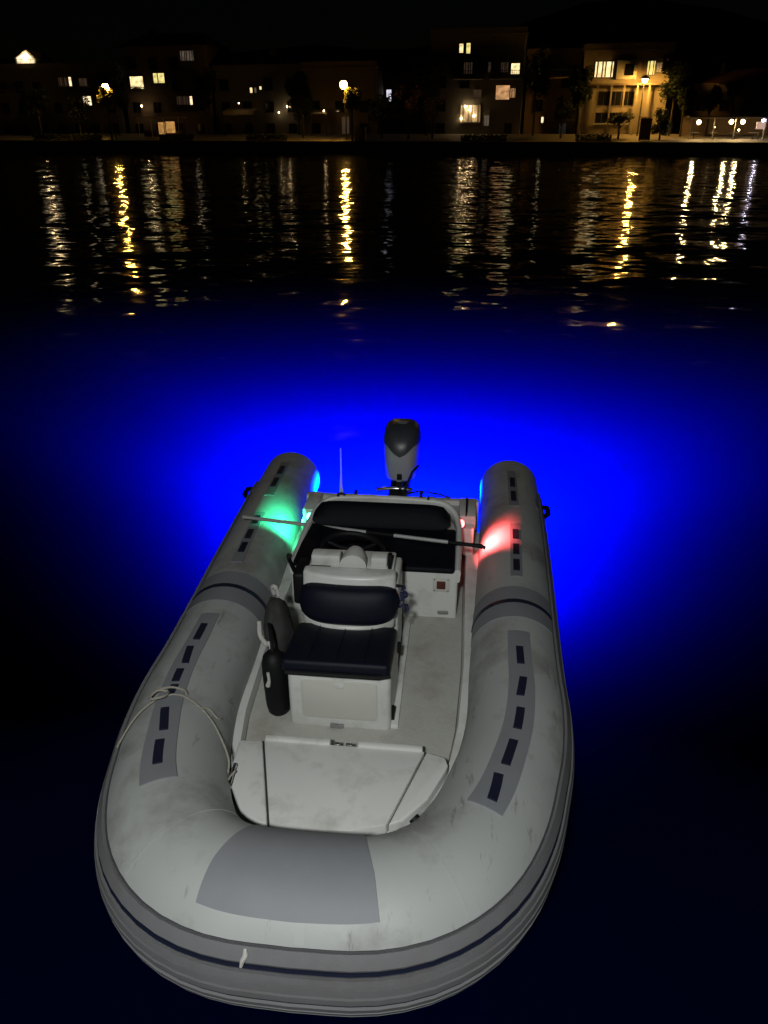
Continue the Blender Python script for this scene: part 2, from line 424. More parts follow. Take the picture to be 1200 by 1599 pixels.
# bow locker: base, two side panels and the hatch between dark joints
LZ = .385
def poly(name, m, parent, pts, z0, z1, bevel=.006, seg=2):
    n = len(pts)
    z0f = z0 if callable(z0) else (lambda x, y: z0); z1f = z1 if callable(z1) else (lambda x, y: z1)
    mb = MB().add([(x, y, z0f(x, y)) for x, y in pts] + [(x, y, z1f(x, y)) for x, y in pts],
        [tuple(range(n))[::-1], tuple(range(n, 2*n))] + [(i, (i+1) % n, n + (i+1) % n, n + i) for i in range(n)])
    return mb.build(name, m, parent, bevel=bevel, seg=seg)
poly('bow_liner', M['grp'], boat, [(-.60, 1.14), (.61, 1.12), (.60, 1.0), (.50, .80), (.34, .62), (.16, .56), (-.12, .55), (-.30, .58), (-.46, .72), (-.57, .96)], .17, .325, bevel=.01)
locker = poly('bow_locker', M['dark_gap'], boat, [(-.48, 1.16), (.49, 1.14), (.485, 1.07), (.41, .90), (.30, .77), (.16, .715), (-.10, .695), (-.25, .70), (-.36, .75), (-.44, .88), (-.475, 1.0)], .19, LZ - .022, bevel=0)
poly('locker_side_panel', M['grp'], locker, [(-.492, 1.168), (-.486, 1.0), (-.45, .875), (-.368, .738), (-.30, .70), (-.243, .688), (-.384, 1.18)], .19, LZ, bevel=.010, seg=3)
poly('locker_side_panel', M['grp'], locker, [(.402, 1.178), (.262, .738), (.32, .765), (.42, .89), (.492, 1.06), (.506, 1.10), (.492, 1.148)], .19, LZ, bevel=.010, seg=3)
hatch = poly('locker_hatch', M['grp'], locker, [(-.376, 1.180), (-.234, .688), (-.10, .680), (.10, .690), (.254, .735), (.394, 1.178)], .215, LZ - .001, bevel=.006)
for x0, x1 in ((-.372, -.055), (.075, .384)):
    box('hatch_lip', M['grp'], hatch, x0, x1, 1.172, 1.205, LZ - .06, LZ + .014, .009)
box('hatch_hinge', M['steel'], hatch, -.035, -.012, 1.178, 1.196, LZ - .02, LZ + .006, .003)
box('hatch_hinge', M['steel'], hatch, .018, .050, 1.180, 1.196, LZ - .02, LZ + .004, .003)
MB().tube([(-.462, .985, LZ - .004), (-.462, .985, LZ + .022), (-.458, .93, LZ + .030), (-.455, .87, LZ + .022), (-.455, .87, LZ - .004)], .009, 8).build('bow_cleat', M['steel'], locker)

# seat and console
seat = MB().add([(-.315,1.45,FZ-.02),(.208,1.45,FZ-.02),(.208,1.93,FZ-.02),(-.315,1.93,FZ-.02),(-.315,1.45,.612),(.208,1.45,.612),(.208,1.93,.535),(-.315,1.93,.535)],[(0,3,2,1),(4,5,6,7),(0,1,5,4),(1,2,6,5),(2,3,7,6),(3,0,4,7)]).build('seat_box', M['grp'], boat, bevel=.030, seg=4)
def rrect(name, m, parent, x0, x1, z0, z1, y0, y1, r, bevel=.003):
    pts = []
    for cx, cz, a0 in ((x1 - r, z1 - r, 0), (x0 + r, z1 - r, 90), (x0 + r, z0 + r, 180), (x1 - r, z0 + r, 270)):
        for k in range(6): pts.append((cx + r*math.cos(R(a0 + k*18)), cz + r*math.sin(R(a0 + k*18))))
    n = len(pts)
    return MB().add([(x, y0, z) for x, z in pts] + [(x, y1, z) for x, z in pts], [tuple(range(n)), tuple(range(n, 2*n))[::-1]] + [(i, n + i, n + (i+1) % n, (i+1) % n) for i in range(n)]).build(name, m, parent, bevel=bevel)
rrect('seat_box_panel', M['panel'], seat, -.245, .140, .305, .545, 1.4435, 1.47, .025)
rrect('panel_pull', M['grp'], seat, -.075, -.025, .500, .535, 1.440, 1.46, .012)
rrect('drain_plate', M['steel'], seat, -.105, -.032, .243, .275, 1.440, 1.47, .014)
box('hinge', M['black'], seat, .2075, .222, 1.50, 1.53, .27, .35, .004)
box('hinge', M['black'], seat, .2075, .222, 1.84, 1.87, .44, .50, .004)
cush = MB().add([(-.335,1.415,.602),(.205,1.415,.602),(.205,1.86,.53),(-.335,1.86,.53),(-.335,1.415,.680),(.205,1.415,.680),(.205,1.86,.605),(-.335,1.86,.605)],[(0,3,2,1),(4,5,6,7),(0,1,5,4),(1,2,6,5),(2,3,7,6),(3,0,4,7)]).build('seat_cushion', M['vinyl'], boat, bevel=.026, seg=4)
MB().tube([(-.31, 1.412, .612), (-.1, 1.410, .612), (.15, 1.410, .612), (.205, 1.43, .612)], .012, 8).build('piping', M['black'], cush)
for x in (-.205, -.065, .075):
    MB().tube([(x, 1.445, .6795), (x, 1.60, .6528), (x, 1.835, .6125)], .003, 6).build('stitch_line', M['black'], cush)
# console with a curved front that carries the backrest
def arc_plan(x0, x1, yf, bul, n=14):
    out = []
    for i in range(n + 1):
        a = i/n; x = x0 + (x1 - x0)*a
        e = abs(2*a - 1); out.append((x, yf + bul*(e**2.6)))
    return out
def arc_block(name, m, parent, x0, x1, yf, bul, yb, z0, z1, bevel=.012, seg=3, lean=0.0):
    pr_ = arc_plan(x0, x1, yf, bul) + [(x1, yb), (x0, yb)]
    n = len(pr_)
    mb = MB().add([(x, y, z0) for x, y in pr_] + [(x, y + lean, z1) for x, y in pr_], [tuple(range(n))[::-1], tuple(range(n, 2*n))] + [(i, (i+1) % n, n + (i+1) % n, n + i) for i in range(n)])
    return mb.build(name, m, parent, bevel=bevel, seg=seg, angle=50)
cons = arc_block('console', M['grp'], boat, -.325, .200, 1.925, .05, 2.28, FZ - .02, .80, .02)
box('console_foot', M['grp'], cons, .203, .245, 1.47, 2.40, FZ - .02, FZ + .022, .008)
arc_block('backrest_shell', M['grp'], cons, -.318, .188, 1.855, .05, 1.97, .60, .872, .018, lean=.045)
arc_block('backrest_rim', M['grp'], cons, -.314, .186, 1.775, .11, 1.95, .575, .636, .016, lean=.012)
# navy backrest cushion: a fat rounded slab following the curve
rg = []
for i in range(25):
    a = i/24; x = -.338 + .552*a; e = abs(2*a - 1)
    h = .100*(1 - e**5)**.45 if e < 1 else 0.0
    h = max(h, .012); d = .05*(1 - e**4)**.5 + .012
    yc = 1.862 + .05*e**2.4; zc = .728; ring = []
    for k in range(16):
        t = 2*math.pi*k/16; ca, sa_ = math.cos(t), math.sin(t)
        ring.append((x, yc - d*math.copysign(abs(ca)**.6, ca) + .05*sa_*h/.100*.6, zc + h*math.copysign(abs(sa_)**.7, sa_)))
    rg.append(ring)
MB().loft(rg).build('backrest_cushion', M['vinyl'], cons, angle=60)
# dash with three pale pads, hub, switch boxes
dash = box('dashboard', M['grp'], cons, -.300, .168, 2.02, 2.25, .795, .845, .012)
box('instrument_pod', M['grp'], dash, -.292, -.130, 2.06, 2.14, .843, .905, .012)
box('instrument_pod', M['grp'], dash, .038, .130, 2.06, 2.14, .843, .905, .012)
MB().tube([(-.055, 2.03, .862), (-.055, 2.10, .868), (-.055, 2.16, .874)], [.074, .07, .05], 24).build('column_cowl', M['grp'], dash)
box('switch', M['black'], dash, .134, .156, 2.05, 2.09, .843, .93, .004)
box('vent_slot', M['black'], dash, -.29, -.18, 2.026, 2.05, .844, .850, .002)
# steering wheel behind the console, tilted, seen from its far side
wc = Vector((-.095, 2.33, .80)); axis = Vector((0, .86, .50)).normalized(); ax1 = Vector((1, 0, 0)); ax2 = axis.cross(ax1).normalized()
def circ(c, r, n=28, a0=0, a1=360): return [c + ax1*r*math.cos(R(a0 + (a1 - a0)*k/n)) + ax2*r*math.sin(R(a0 + (a1 - a0)*k/n)) for k in range(n + 1)]
wheel = MB().tube(circ(wc, .178), .016, 10, caps=False).build('steering_wheel', M['black'], boat)
for a in (90, 210, 330):
    MB().tube([wc, wc + (ax1*math.cos(R(a)) + ax2*math.sin(R(a)))*.09 - axis*.012, wc + (ax1*math.cos(R(a)) + ax2*math.sin(R(a)))*.175], [.016, .013, .010], 8).build('spoke', M['black'], wheel)
MB().tube([wc - axis*.03, wc + axis*.02], [.045, .035], 16).build('wheel_hub', M['black'], wheel)
MB().tube([wc - axis*.02, Vector((-.06, 2.2, .77))], .022, 10).build('steering_column', M['steel'], wheel)
# throttle control box at the console's outer side
thr = box('throttle_box', M['black'], boat, -.395, -.328, 2.02, 2.22, .60, .80, .02, 3)
MB().tube([(-.40, 2.12, .76), (-.42, 2.08, .86), (-.41, 2.05, .90)], [.014, .012, .017], 8).build('throttle_lever', M['black'], thr)
box('throttle_plate', M['steel'], thr, -.3985, -.39, 2.07, 2.16, .70, .76, .003)

# stern bench with dark cushions and white coaming
bench = box('stern_bench', M['grp'], boat, -.52, .525, 2.50, 3.16, FZ - .02, .585, .018, 3)
rrect('switch_panel_plate', M['panel'], bench, .372, .475, .435, .535, 2.494, 2.51, .012)
rrect('switch_panel', M['red_socket'], bench, .396, .450, .458, .512, 2.488, 2.505, .006)
for sx, sz in ((.382, .445), (.465, .445), (.382, .525), (.465, .525)):
    MB().tube([(sx, 2.496, sz), (sx, 2.489, sz)], .005, 8).build('screw', M['steel'], bench)
rrect('drain_plate', M['steel'], bench, .405, .475, .270, .296, 2.492, 2.51, .012)
sc_ = MB().box(-.50, .503, 2.488, 3.02, .565, .606).build('bench_cushion', M['vinyl_black'], boat, bevel=.018, seg=3)
rg = []
for i in range(21):
    a = i/20; x = -.465 + .925*a; e = abs(2*a - 1)
    h = .085*(1 - e**8)**.4; h = max(h, .01)
    rg.append([(x, 3.02 + .02*math.cos(t) + .10*(math.sin(t)*.5 + .5), .63 + h*.2 + h*math.sin(t)*.98) if False else
               (x, 3.045 + .045*math.cos(t) + .05*math.sin(t), .655 + h*math.sin(t)) for t in [2*math.pi*k/14 for k in range(14)]])
MB().loft(rg).build('bench_backrest', M['vinyl_black'], boat, angle=60)
U = catmull([(.520, 2.50, .575), (.524, 2.80, .592), (.520, 3.02, .622), (.485, 3.13, .672), (.40, 3.18, .712), (.20, 3.195, .722), (0, 3.20, .724), (-.20, 3.195, .722), (-.36, 3.18, .712), (-.445, 3.13, .672), (-.485, 3.02, .622), (-.50, 2.80, .592), (-.505, 2.50, .575)], 6)
co = MB(); rg = []
for i, p in enumerate(U):
    t = (U[min(i+1, len(U)-1)] - U[max(i-1, 0)]); t.z = 0; t.normalize(); n = Vector((t.y, -t.x, 0))
    ring = []
    for k in range(10):
        a = 2*math.pi*k/10
        ring.append(p + n*.020*math.cos(a) + Vector((0, 0, .022*math.sin(a) - (.05 if math.sin(a) < -.3 else 0))))
    rg.append(ring)
coam = co.loft(rg).build('bench_coaming', M['grp'], boat, angle=60)
# shell behind the backrest
MB().loft([[(x, 3.10, .40), (x, 3.235, .40), (x, 3.215, .70 - .10*abs(x/.44)**4), (x, 3.165, .70 - .10*abs(x/.44)**4)] for x in [-.47 + .96*i/16 for i in range(17)]]).build('bench_back_shell', M['grp'], bench)
for x in (-.315, .305): MB().tube([(x, 3.17, .738), (x, 3.185, .752), (x + .025, 3.19, .752), (x + .05, 3.19, .742)], .010, 8).build('coaming_latch', M['steel'] if x > 0 else M['black'], coam)
# splash well and transom
well = box('splash_well', M['grp'], boat, -.60, .63, 3.225, 3.60, .28, .505, .015)
tr_ = poly('transom', M['grp'], boat, [(-.63, 3.60), (.665, 3.60), (.665, 3.66), (-.63, 3.66)], -.46, .535, bevel=.012)
box('transom_corner', M['grp'], tr_, .52, .64, 3.30, 3.61, .45, .565, .014)
box('transom_corner', M['grp'], tr_, -.60, -.50, 3.30, 3.61, .45, .565, .014)
for x in (-.255, .235):
    c_ = box('transom_cleat', M['black'], tr_, x - .012, x + .012, 3.60, 3.645, .53, .575, .004)
MB().tube([(.07, 3.62, .55), (.22, 3.64, .585), (.36, 3.65, .562), (.45, 3.64, .54)], .008, 8).build('steering_cable', M['black'], tr_)
MB().tube([(.10, 3.65, .56), (.16, 3.73, .70), (.20, 3.80, .72), (.17, 3.86, .66)], .009, 8).build('fuel_hose', M['black'], tr_)
# aerial
aer = MB().tube([(-.36, 3.60, .52), (-.36, 3.60, .55), (-.362, 3.60, .62), (-.360, 3.60, .72), (-.358, 3.60, .92)], [.024, .020, .010, .006, .0045], 10).build('aerial', M['grp'], boat)
MB().tube([(-.36, 3.60, .515), (-.36, 3.60, .535)], [.032, .028], 14).build('aerial_base', M['steel'], aer)
# a black fin bracket at the corner by the red light
poly('fin_bracket', M['black'], tr_, [(.565, 3.30), (.575, 3.30), (.575, 3.42), (.565, 3.42)], .56, lambda x, y: .60 + (y - 3.30)*.5, bevel=0)

# navigation lights
for x, key in ((-.508, 'green'), (.530, 'red')):
    sgn = -1 if x < 0 else 1
    nl = box('navigation_light', M['black'], boat, min(x, x - sgn*.035), max(x, x - sgn*.035), 3.11, 3.17, .555, .615, .008)
    nl['label'] = 'small %s navigation light on the coaming' % key
    ring_ = [[(x + sgn*d, 3.14 + r*math.cos(t), .585 + r*1.1*math.sin(t)) for t in [2*math.pi*k/14 for k in range(14)]] for d, r in ((0, .026), (.012, .026), (.024, .018), (.029, .006))]
    MB().loft(ring_).build('lens', M[key + '_lens'], nl)
    l2 = bpy.data.lights.new(key + '_navigation_lamp', 'SPOT'); l2.spot_size = R(104); l2.spot_blend = .95; l2.energy = 34.0 if key == 'green' else 66.0; l2.shadow_soft_size = .015
    l2.color = (0.04, 1.0, 0.42) if key == 'green' else (1.0, 0.10, 0.10)
    o2 = bpy.data.objects.new(key + '_navigation_lamp', l2); COL.objects.link(o2); o2.parent = nl; o2.location = (x + sgn*.06, 3.19 if sgn < 0 else 3.15, .585); o2.rotation_euler = Vector((sgn, .55 if sgn < 0 else .12, -.62)).to_track_quat('-Z', 'Y').to_euler()

# outboard motor
mot = empty('outboard_motor'); mot.parent = boat; mot['label'] = 'silver outboard motor with dark cowl top on the transom'
CX = .062
def sect(z, wx, y0, y1, e=2.8, n=36):
    out = []; yc = (y0 + y1)/2; dy = (y1 - y0)/2
    for k in range(n):
        t = 2*math.pi*k/n; c, s = math.cos(t), math.sin(t)
        out.append(Vector((CX + wx*math.copysign(abs(c)**(2/e), c), yc + dy*math.copysign(abs(s)**(2/e), s), z)))
    return out
prof = [(.600, .104, 3.770, 4.20), (.605, .114, 3.760, 4.215), (.66, .1185, 3.752, 4.225), (.74, .1225, 3.748, 4.235), (.80, .125, 3.748, 4.24), (.86, .127, 3.752, 4.24), (.90, .1275, 3.757, 4.235), (.94, .127, 3.766, 4.225), (.98, .124, 3.782, 4.205), (1.02, .117, 3.808, 4.18), (1.05, .107, 3.84, 4.15), (1.072, .09, 3.885, 4.11), (1.085, .06, 3.93, 4.06), (1.088, .03, 3.96, 4.02)]
prof = [(.600 + (p[0] - .600)*.80, p[1]*1.08) + p[2:] for p in prof]
dense = []
for (z0, w0, a0, b0), (z1, w1, a1, b1) in zip(prof, prof[1:]):
    for k in range(3):
        t = k/3; dense.append((z0 + (z1-z0)*t, w0 + (w1-w0)*t, a0 + (a1-a0)*t, b0 + (b1-b0)*t))
dense.append(prof[-1])
cw = MB().loft([sect(*p) for p in dense]).build('cowl', M['silver'], mot, angle=60)
# dark top shell whose front edge drops in a V
mb = MB(); secs = []
n = 36
cols = []
for j in range(n):
    t = 2*math.pi*j/n; front = max(0.0, -math.sin(t)); lat = abs(math.cos(t))
    zlow = .876 - .074*max(0, 1 - lat/.60) if math.sin(t) < 0 else .82
    col_ = []
    for k in range(15):
        z = zlow + (.9904 - zlow)*k/14
        wx = interp(z, [(p[0], p[1]) for p in prof]); y0 = interp(z, [(p[0], p[2]) for p in prof]); y1 = interp(z, [(p[0], p[3]) for p in prof])
        col_.append(sect(z + .005*(k/14), wx + .005, y0 - .005, y1 + .005)[j])
    cols.append(col_)
mb.loft([[cols[j][k] for j in range(n)] for k in range(15)], caps=False)
mb.build('cowl_top', M['cowl_dark'], mot, angle=60)
rrect('cowl_badge', M['black'], mot, CX - .020, CX + .018, .622, .668, 3.742, 3.77, .006)
box('cowl_latch', M['silver'], mot, CX - .022, CX + .020, 3.738, 3.765, .592, .612, .004)
MB().loft([sect(z, wx, y0, y1) for z, wx, y0, y1 in ((.565, .085, 3.79, 4.17), (.60, .098, 3.775, 4.19))]).build('lower_cowl', M['black'], mot)
MB().loft([sect(z, wx, y0, y1, 2.2) for z, wx, y0, y1 in ((-.55, .03, 3.90, 4.10), (-.2, .045, 3.86, 4.12), (.20, .06, 3.84, 4.12), (.58, .075, 3.82, 4.14))]).build('leg', M['cowl_dark'], mot)
MB().box(CX - .075, CX + .065, 3.56, 3.86, .505, .56).box(CX - .09, CX - .06, 3.56, 3.60, .36, .53).box(CX + .05, CX + .08, 3.56, 3.60, .36, .53).build('mounting_bracket', M['black'], mot, bevel=.006)
MB().tube([(CX - .17, 3.70, .555), (CX - .05, 3.69, .575), (CX + .05, 3.69, .575), (CX + .10, 3.70, .56)], .016, 10).build('tilt_tube', M['steel'], mot)
MB().box(CX - .022, CX + .026, 3.70, 3.84, .555, .61).build('steering_bracket', M['black'], mot, bevel=.006)
MB().tube([(CX + .012, 3.66, .585), (CX + .012, 3.655, .597)], .012, 10).build('clamp_bolt', M['steel'], mot)

# underwater blue lights on the transom
M['blue_lens'] = glow('blue_underwater_lens', (0.0, 0.03, 1.0), 20)
for x in (-.34, .40):
    ul = MB().tube([(x, 3.655, -.40), (x, 3.685, -.40)], [.05, .045], 16).build('underwater_light', M['black'], tr_)
    MB().tube([(x, 3.683, -.40), (x, 3.69, -.40)], [.036, .034], 16).build('lens', M['blue_lens'], ul)
    l3 = bpy.data.lights.new('underwater_lamp', 'SPOT'); l3.energy = 120000; l3.color = (0.0, 0.03, 1.0); l3.shadow_soft_size = .04
    l3.spot_size = R(138); l3.spot_blend = 1.0
    o3 = bpy.data.objects.new('underwater_lamp', l3); COL.objects.link(o3); o3.parent = boat; o3.location = (x, 3.78, -.44)
    o3.rotation_euler = Vector((0, 1, .02)).to_track_quat('-Z', 'Y').to_euler()

# ================================================================== loose things in the boat
def in_boat(o): o.location = BO; o.rotation_euler = (0, 0, BA); return o
hook = in_boat(empty('boat_hook'))
tag(hook, 'long silver and black boat hook lying across the boat over the stern bench', 'boat hook')
pa, pb = Vector((-.99, 3.14, .56)), Vector((.615, 2.72, .652))
def on_hook(k): return pa + (pb - pa)*k
def k_of(x): return (x - pa.x)/(pb.x - pa.x)
MB().tube([on_hook(0), on_hook(k_of(-.085))], .0125, 10).build('shaft', M['pole'], hook)
MB().tube([on_hook(k_of(-.087)), on_hook(k_of(.10))], .015, 10).build('grip', M['black'], hook)
MB().tube([on_hook(k_of(.098)), on_hook(k_of(.455))], .0125, 10).build('shaft', M['pole'], hook)
MB().tube([on_hook(k_of(.453)), on_hook(1), on_hook(1.03), on_hook(1.04) + Vector((.005, -.008, -.006))], [.012, .013, .015, .011], 10).build('hook_end', M['black'], hook)

rope = in_boat(empty('mooring_rope'))
tag(rope, 'thin off-white mooring rope draped over the left tube and tied at the bow cleat', 'rope')
rp = [tp(s_of(-1, y), R(f), .012) for y, f in ((.66, 14), (.72, 17), (.80, 20), (.92, 26), (1.02, 36), (1.12, 55), (1.18, 72), (1.21, 88), (1.20, 102), (1.15, 118), (1.08, 134), (.99, 150), (.90, 164))]
rp += [Vector((-.475, .86, .40)), Vector((-.46, .90, .418)), Vector((-.445, .93, .424))]
MB().tube(catmull(rp, 6), .0046, 8).build('line', M['rope'], rope)
kn = [tp(s_of(-1, y), R(f), l) for y, f, l in ((1.17, 74, .02), (1.20, 70, .03), (1.235, 76, .03), (1.22, 86, .022), (1.17, 84, .035), (1.16, 74, .04), (1.20, 68, .025), (1.25, 72, .02), (1.265, 86, .016), (1.245, 100, .015), (1.215, 104, .016))]
MB().tube(catmull(kn, 5), .006, 8).build('knot', M['rope'], rope)
k2 = [tp(s_of(-1, y), R(f), .012) for y, f in ((1.14, 120), (1.16, 130), (1.13, 140), (1.15, 146))]
MB().tube(catmull(k2, 4), .0045, 6).build('frayed_end', M['rope'], rope)

fend = in_boat(empty('boat_fender'))
tag(fend, 'black sausage fender standing between the seat box and the left tube', 'fender')
fc = Vector((-.392, 1.545, 0))
rg = []
for z, r in ((.243, .030), (.247, .048), (.262, .060), (.30, .066), (.45, .068), (.56, .066), (.60, .055), (.622, .035), (.63, .018)):
    rg.append([fc + Vector((r*math.cos(t)*.95 - (z - .24)*.03, r*math.sin(t), z)) for t in [2*math.pi*k/20 for k in range(20)]])
MB().loft(rg).build('body', M['black'], fend, angle=60)
MB().tube(catmull([(-.405, 1.545, .62), (-.412, 1.57, .66), (-.43, 1.63, .69), (-.45, 1.68, .70)], 4), .010, 8).build('lanyard', M['black'], fend)
MB().tube(catmull([(-.418, 1.478, .545), (-.414, 1.474, .50), (-.422, 1.474, .465)], 4), [.008]*5 + [.010, .011, .012, .013] , 8).build('toggle', M['strap'], fend)

bag = in_boat(empty('cloth_bag'))
tag(bag, 'dark crumpled cloth bag with pale strap hanging beside the seat', 'bag')
rnd = random.Random(5); rg = []
for i in range(11):
    a = i/10; z = .40 + .33*a
    rr = .105*math.sin(math.pi*(.18 + .76*a))**.7
    rg.append([Vector((-.428 - .03*a + rr*.72*math.cos(t)*(1 + .10*math.sin(3*t + 5*a)), 1.84 + .02*a + rr*1.2*math.sin(t)*(1 + .09*math.cos(4*t - 6*a)), z + .012*math.sin(2*t + 8*a))) for t in [2*math.pi*k/24 for k in range(24)]])
MB().loft(rg).build('body', M['jacket'], bag, angle=80)
MB().tube(catmull([(-.47, 1.90, .745), (-.475, 1.89, .79), (-.455, 1.88, .80), (-.44, 1.88, .75)], 5), .012, 8).build('handle', M['strap'], bag)
MB().tube(catmull([(-.528, 1.77, .645), (-.512, 1.715, .60), (-.482, 1.705, .555), (-.455, 1.69, .56), (-.438, 1.645, .51), (-.420, 1.60, .475)], 5), [.013]*10 + [.015]*5 + [.010]*11, 8).build('strap', M['strap'], bag)

key = in_boat(empty('kill_cord'))
tag(key, 'dark blue coiled kill cord with keys hanging at the end of the backrest', 'kill cord')
kp = []
for k in range(40):
    a = k/39; kp.append(Vector((.222 + .014*math.cos(a*21) + .016*math.sin(a*6), 1.93 + .016*math.sin(a*17), .80 - .10*a + .012*math.sin(a*31))))
MB().tube(kp, .007, 6).build('coil', M['keys'], key)
MB().tube([(.245, 1.93, .70), (.252, 1.925, .67), (.240, 1.925, .655)], [.012, .010, .006], 8).build('clip', M['keys'], key)
box('key_blade', M['steel'], key, .232, .244, 1.922, 1.925, .625, .66)
MB().tube([(.19, 1.945, .81), (.225, 1.935, .812)], .008, 8).build('peg', M['black'], key)

# ================================================================== THE FAR SHORE
M['quay'] = mat('quay_concrete', (0.22, 0.20, 0.18), 0.85, var=0.25, vscale=0.8, bump=0.3, bscale=6, dirt=(0.05, 0.045, 0.04), dscale=0.6, damt=0.7)
M['paving'] = mat('promenade_paving', (0.26, 0.24, 0.21), 0.8, var=0.2, vscale=1.5, bump=0.2, bscale=5)
M['land'] = mat('dark_earth', (0.05, 0.045, 0.035), 0.95, var=0.3, vscale=0.05)
M['wall_a'] = mat('cream_render', (0.34, 0.29, 0.22), 0.85, var=0.12, vscale=0.5, dirt=(0.16, 0.13, 0.10), dscale=0.4, damt=0.5)
M['wall_b'] = mat('grey_render', (0.24, 0.22, 0.20), 0.85, var=0.12, vscale=0.5, dirt=(0.12, 0.10, 0.09), dscale=0.4, damt=0.5)
M['wall_c'] = mat('ochre_render', (0.38, 0.28, 0.16), 0.85, var=0.12, vscale=0.5, dirt=(0.16, 0.12, 0.08), dscale=0.4, damt=0.5)
M['wall_d'] = mat('brown_render', (0.20, 0.15, 0.12), 0.85, var=0.12, vscale=0.5)
M['roof'] = mat('clay_roof', (0.16, 0.07, 0.045), 0.85, var=0.25, vscale=2.0)
M['frame'] = mat('window_frame', (0.42, 0.40, 0.36), 0.6)
M['frame_dark'] = mat('brown_frame', (0.07, 0.05, 0.035), 0.6)
M['glass'] = mat('dark_window_glass', (0.012, 0.013, 0.016), 0.12)
M['curtain'] = mat('curtain_cloth', (0.35, 0.30, 0.22), 0.9)
M['awning'] = mat('awning_canvas', (0.42, 0.36, 0.27), 0.85, var=0.1, vscale=2)
M['post'] = mat('lamp_post_paint', (0.06, 0.06, 0.06), 0.5)
M['wood'] = mat('dark_timber', (0.09, 0.06, 0.04), 0.7, var=0.2, vscale=4)
M['bark'] = mat('bark', (0.07, 0.055, 0.04), 0.9, var=0.3, vscale=6)
M['leaf'] = mat('green_leaves', (0.115, 0.115, 0.022), 0.6, var=0.35, vscale=1.2)
M['leaf_dark'] = mat('dark_evergreen_leaves', (0.030, 0.045, 0.016), 0.6, var=0.35, vscale=1.2)
M['leaf_pink'] = mat('pink_tinted_leaves', (0.16, 0.08, 0.06), 0.7, var=0.4, vscale=1.5)  # the pinkish light in the terrace trees is put into the leaf colour
M['white_paint'] = mat('white_paint', (0.65, 0.63, 0.58), 0.6)
def leafy(m):          # thin leaves let light through
    N = m.node_tree.nodes; L = m.node_tree.links; p = N['Principled BSDF']; out = N['Material Output']
    t = N.new('ShaderNodeBsdfTranslucent'); mx = N.new('ShaderNodeMixShader'); mx.inputs[0].default_value = .45
    L.new(p.inputs['Base Color'].links[0].from_socket, t.inputs['Color'])
    L.new(p.outputs[0], mx.inputs[1]); L.new(t.outputs[0], mx.inputs[2]); L.new(mx.outputs[0], out.inputs['Surface'])
for k_ in ('leaf', 'leaf_dark', 'leaf_pink'): leafy(M[k_])
L_ = {
 'white': room('lit_room_white', (1.0, 0.78, 0.46), 1.5),
 'warm': room('lit_room_warm', (1.0, 0.76, 0.36), 1.35),
 'green': room('lit_room_yellow', (1.0, 0.84, 0.28), 1.0),
 'peach': room('lit_blind_peach', (1.0, 0.52, 0.22), 0.55),
 'dim': room('dim_room', (1.0, 0.62, 0.40), 0.028),
 'dimw': room('dim_room_pale', (1.0, 0.78, 0.60), 0.09),
 'cool': room('cool_lit_room', (0.85, 0.82, 1.0), 0.9),
 'shop': room('shop_window', (1.0, 0.45, 0.15), 0.12),
 'amber': room('amber_stall_light', (1.0, 0.50, 0.14), 0.45),
}
M['sodium'] = glow('sodium_lamp', (1.0, 0.50, 0.085), 470)
M['bulb'] = glow('warm_bulb', (1.0, 0.70, 0.30), 230)
M['bulb_small'] = glow('small_warm_bulb', (1.0, 0.68, 0.32), 38)
M['bulb_cool'] = glow('violet_white_bulb', (0.75, 0.70, 1.0), 60)

SHR = SHA
def street_z(v): return QZ + max(0, min(v, 10.9) - 1.2)*1.0/9.7
def shore_root(name, u, v, z=QZ): return empty(name, shore(u, v, z), SHR)

qw = MB().box(-420, 420, 0, 1.2, -6.5, QZ).build('quay_wall', M['quay'], bevel=.05); qw.location = shore(0, 0); qw.rotation_euler = (0, 0, SHR); tag(qw, kind='structure')
cope = MB().box(-420, 420, -.12, .55, QZ + .004, QZ + .16).build('quay_kerb', M['paving'], bevel=.03); cope.location = shore(0, 0); cope.rotation_euler = (0, 0, SHR); tag(cope, kind='structure')
prom = MB().add([(-420, 1.2, QZ), (420, 1.2, QZ), (420, 10.9, QZ + 1.0), (-420, 10.9, QZ + 1.0), (-420, 1.2, QZ - .5), (420, 1.2, QZ - .5), (420, 10.9, QZ - .5), (-420, 10.9, QZ - .5)], [(0,1,2,3), (7,6,5,4), (0,4,5,1), (1,5,6,2), (2,6,7,3), (3,7,4,0)]).build('promenade', M['paving'], smooth=False); prom.location = shore(0, 0); prom.rotation_euler = (0, 0, SHR); tag(prom, kind='structure')
land = MB().box(-900, 900, 10.9, 1200, QZ - 1, QZ + .98).build('ground', M['land'], smooth=False); land.location = shore(0, 0); land.rotation_euler = (0, 0, SHR); tag(land, kind='structure')
# dark hillside behind the town
hm = MB(); nx, ny = 40, 10
rnd = random.Random(3)
hv = []
for j in range(ny + 1):
    for i in range(nx + 1):
        u = -520 + 1040*i/nx; v = 70 + 500*j/ny
        h = 55*math.sin(min(1, j/7)*math.pi/2)*(0.75 + .25*math.sin(u*.011 + 1) + .12*math.sin(u*.037)) + rnd.uniform(-1, 1)*(1 if j else 0)
        p = shore(u, v, QZ - .5 + (h if j else 0)); hv.append(tuple(p))
hm.add(hv, [(j*(nx+1)+i, j*(nx+1)+i+1, (j+1)*(nx+1)+i+1, (j+1)*(nx+1)+i) for j in range(ny) for i in range(nx)])
hill = hm.build('hillside', M['land'], angle=80); tag(hill, kind='structure')

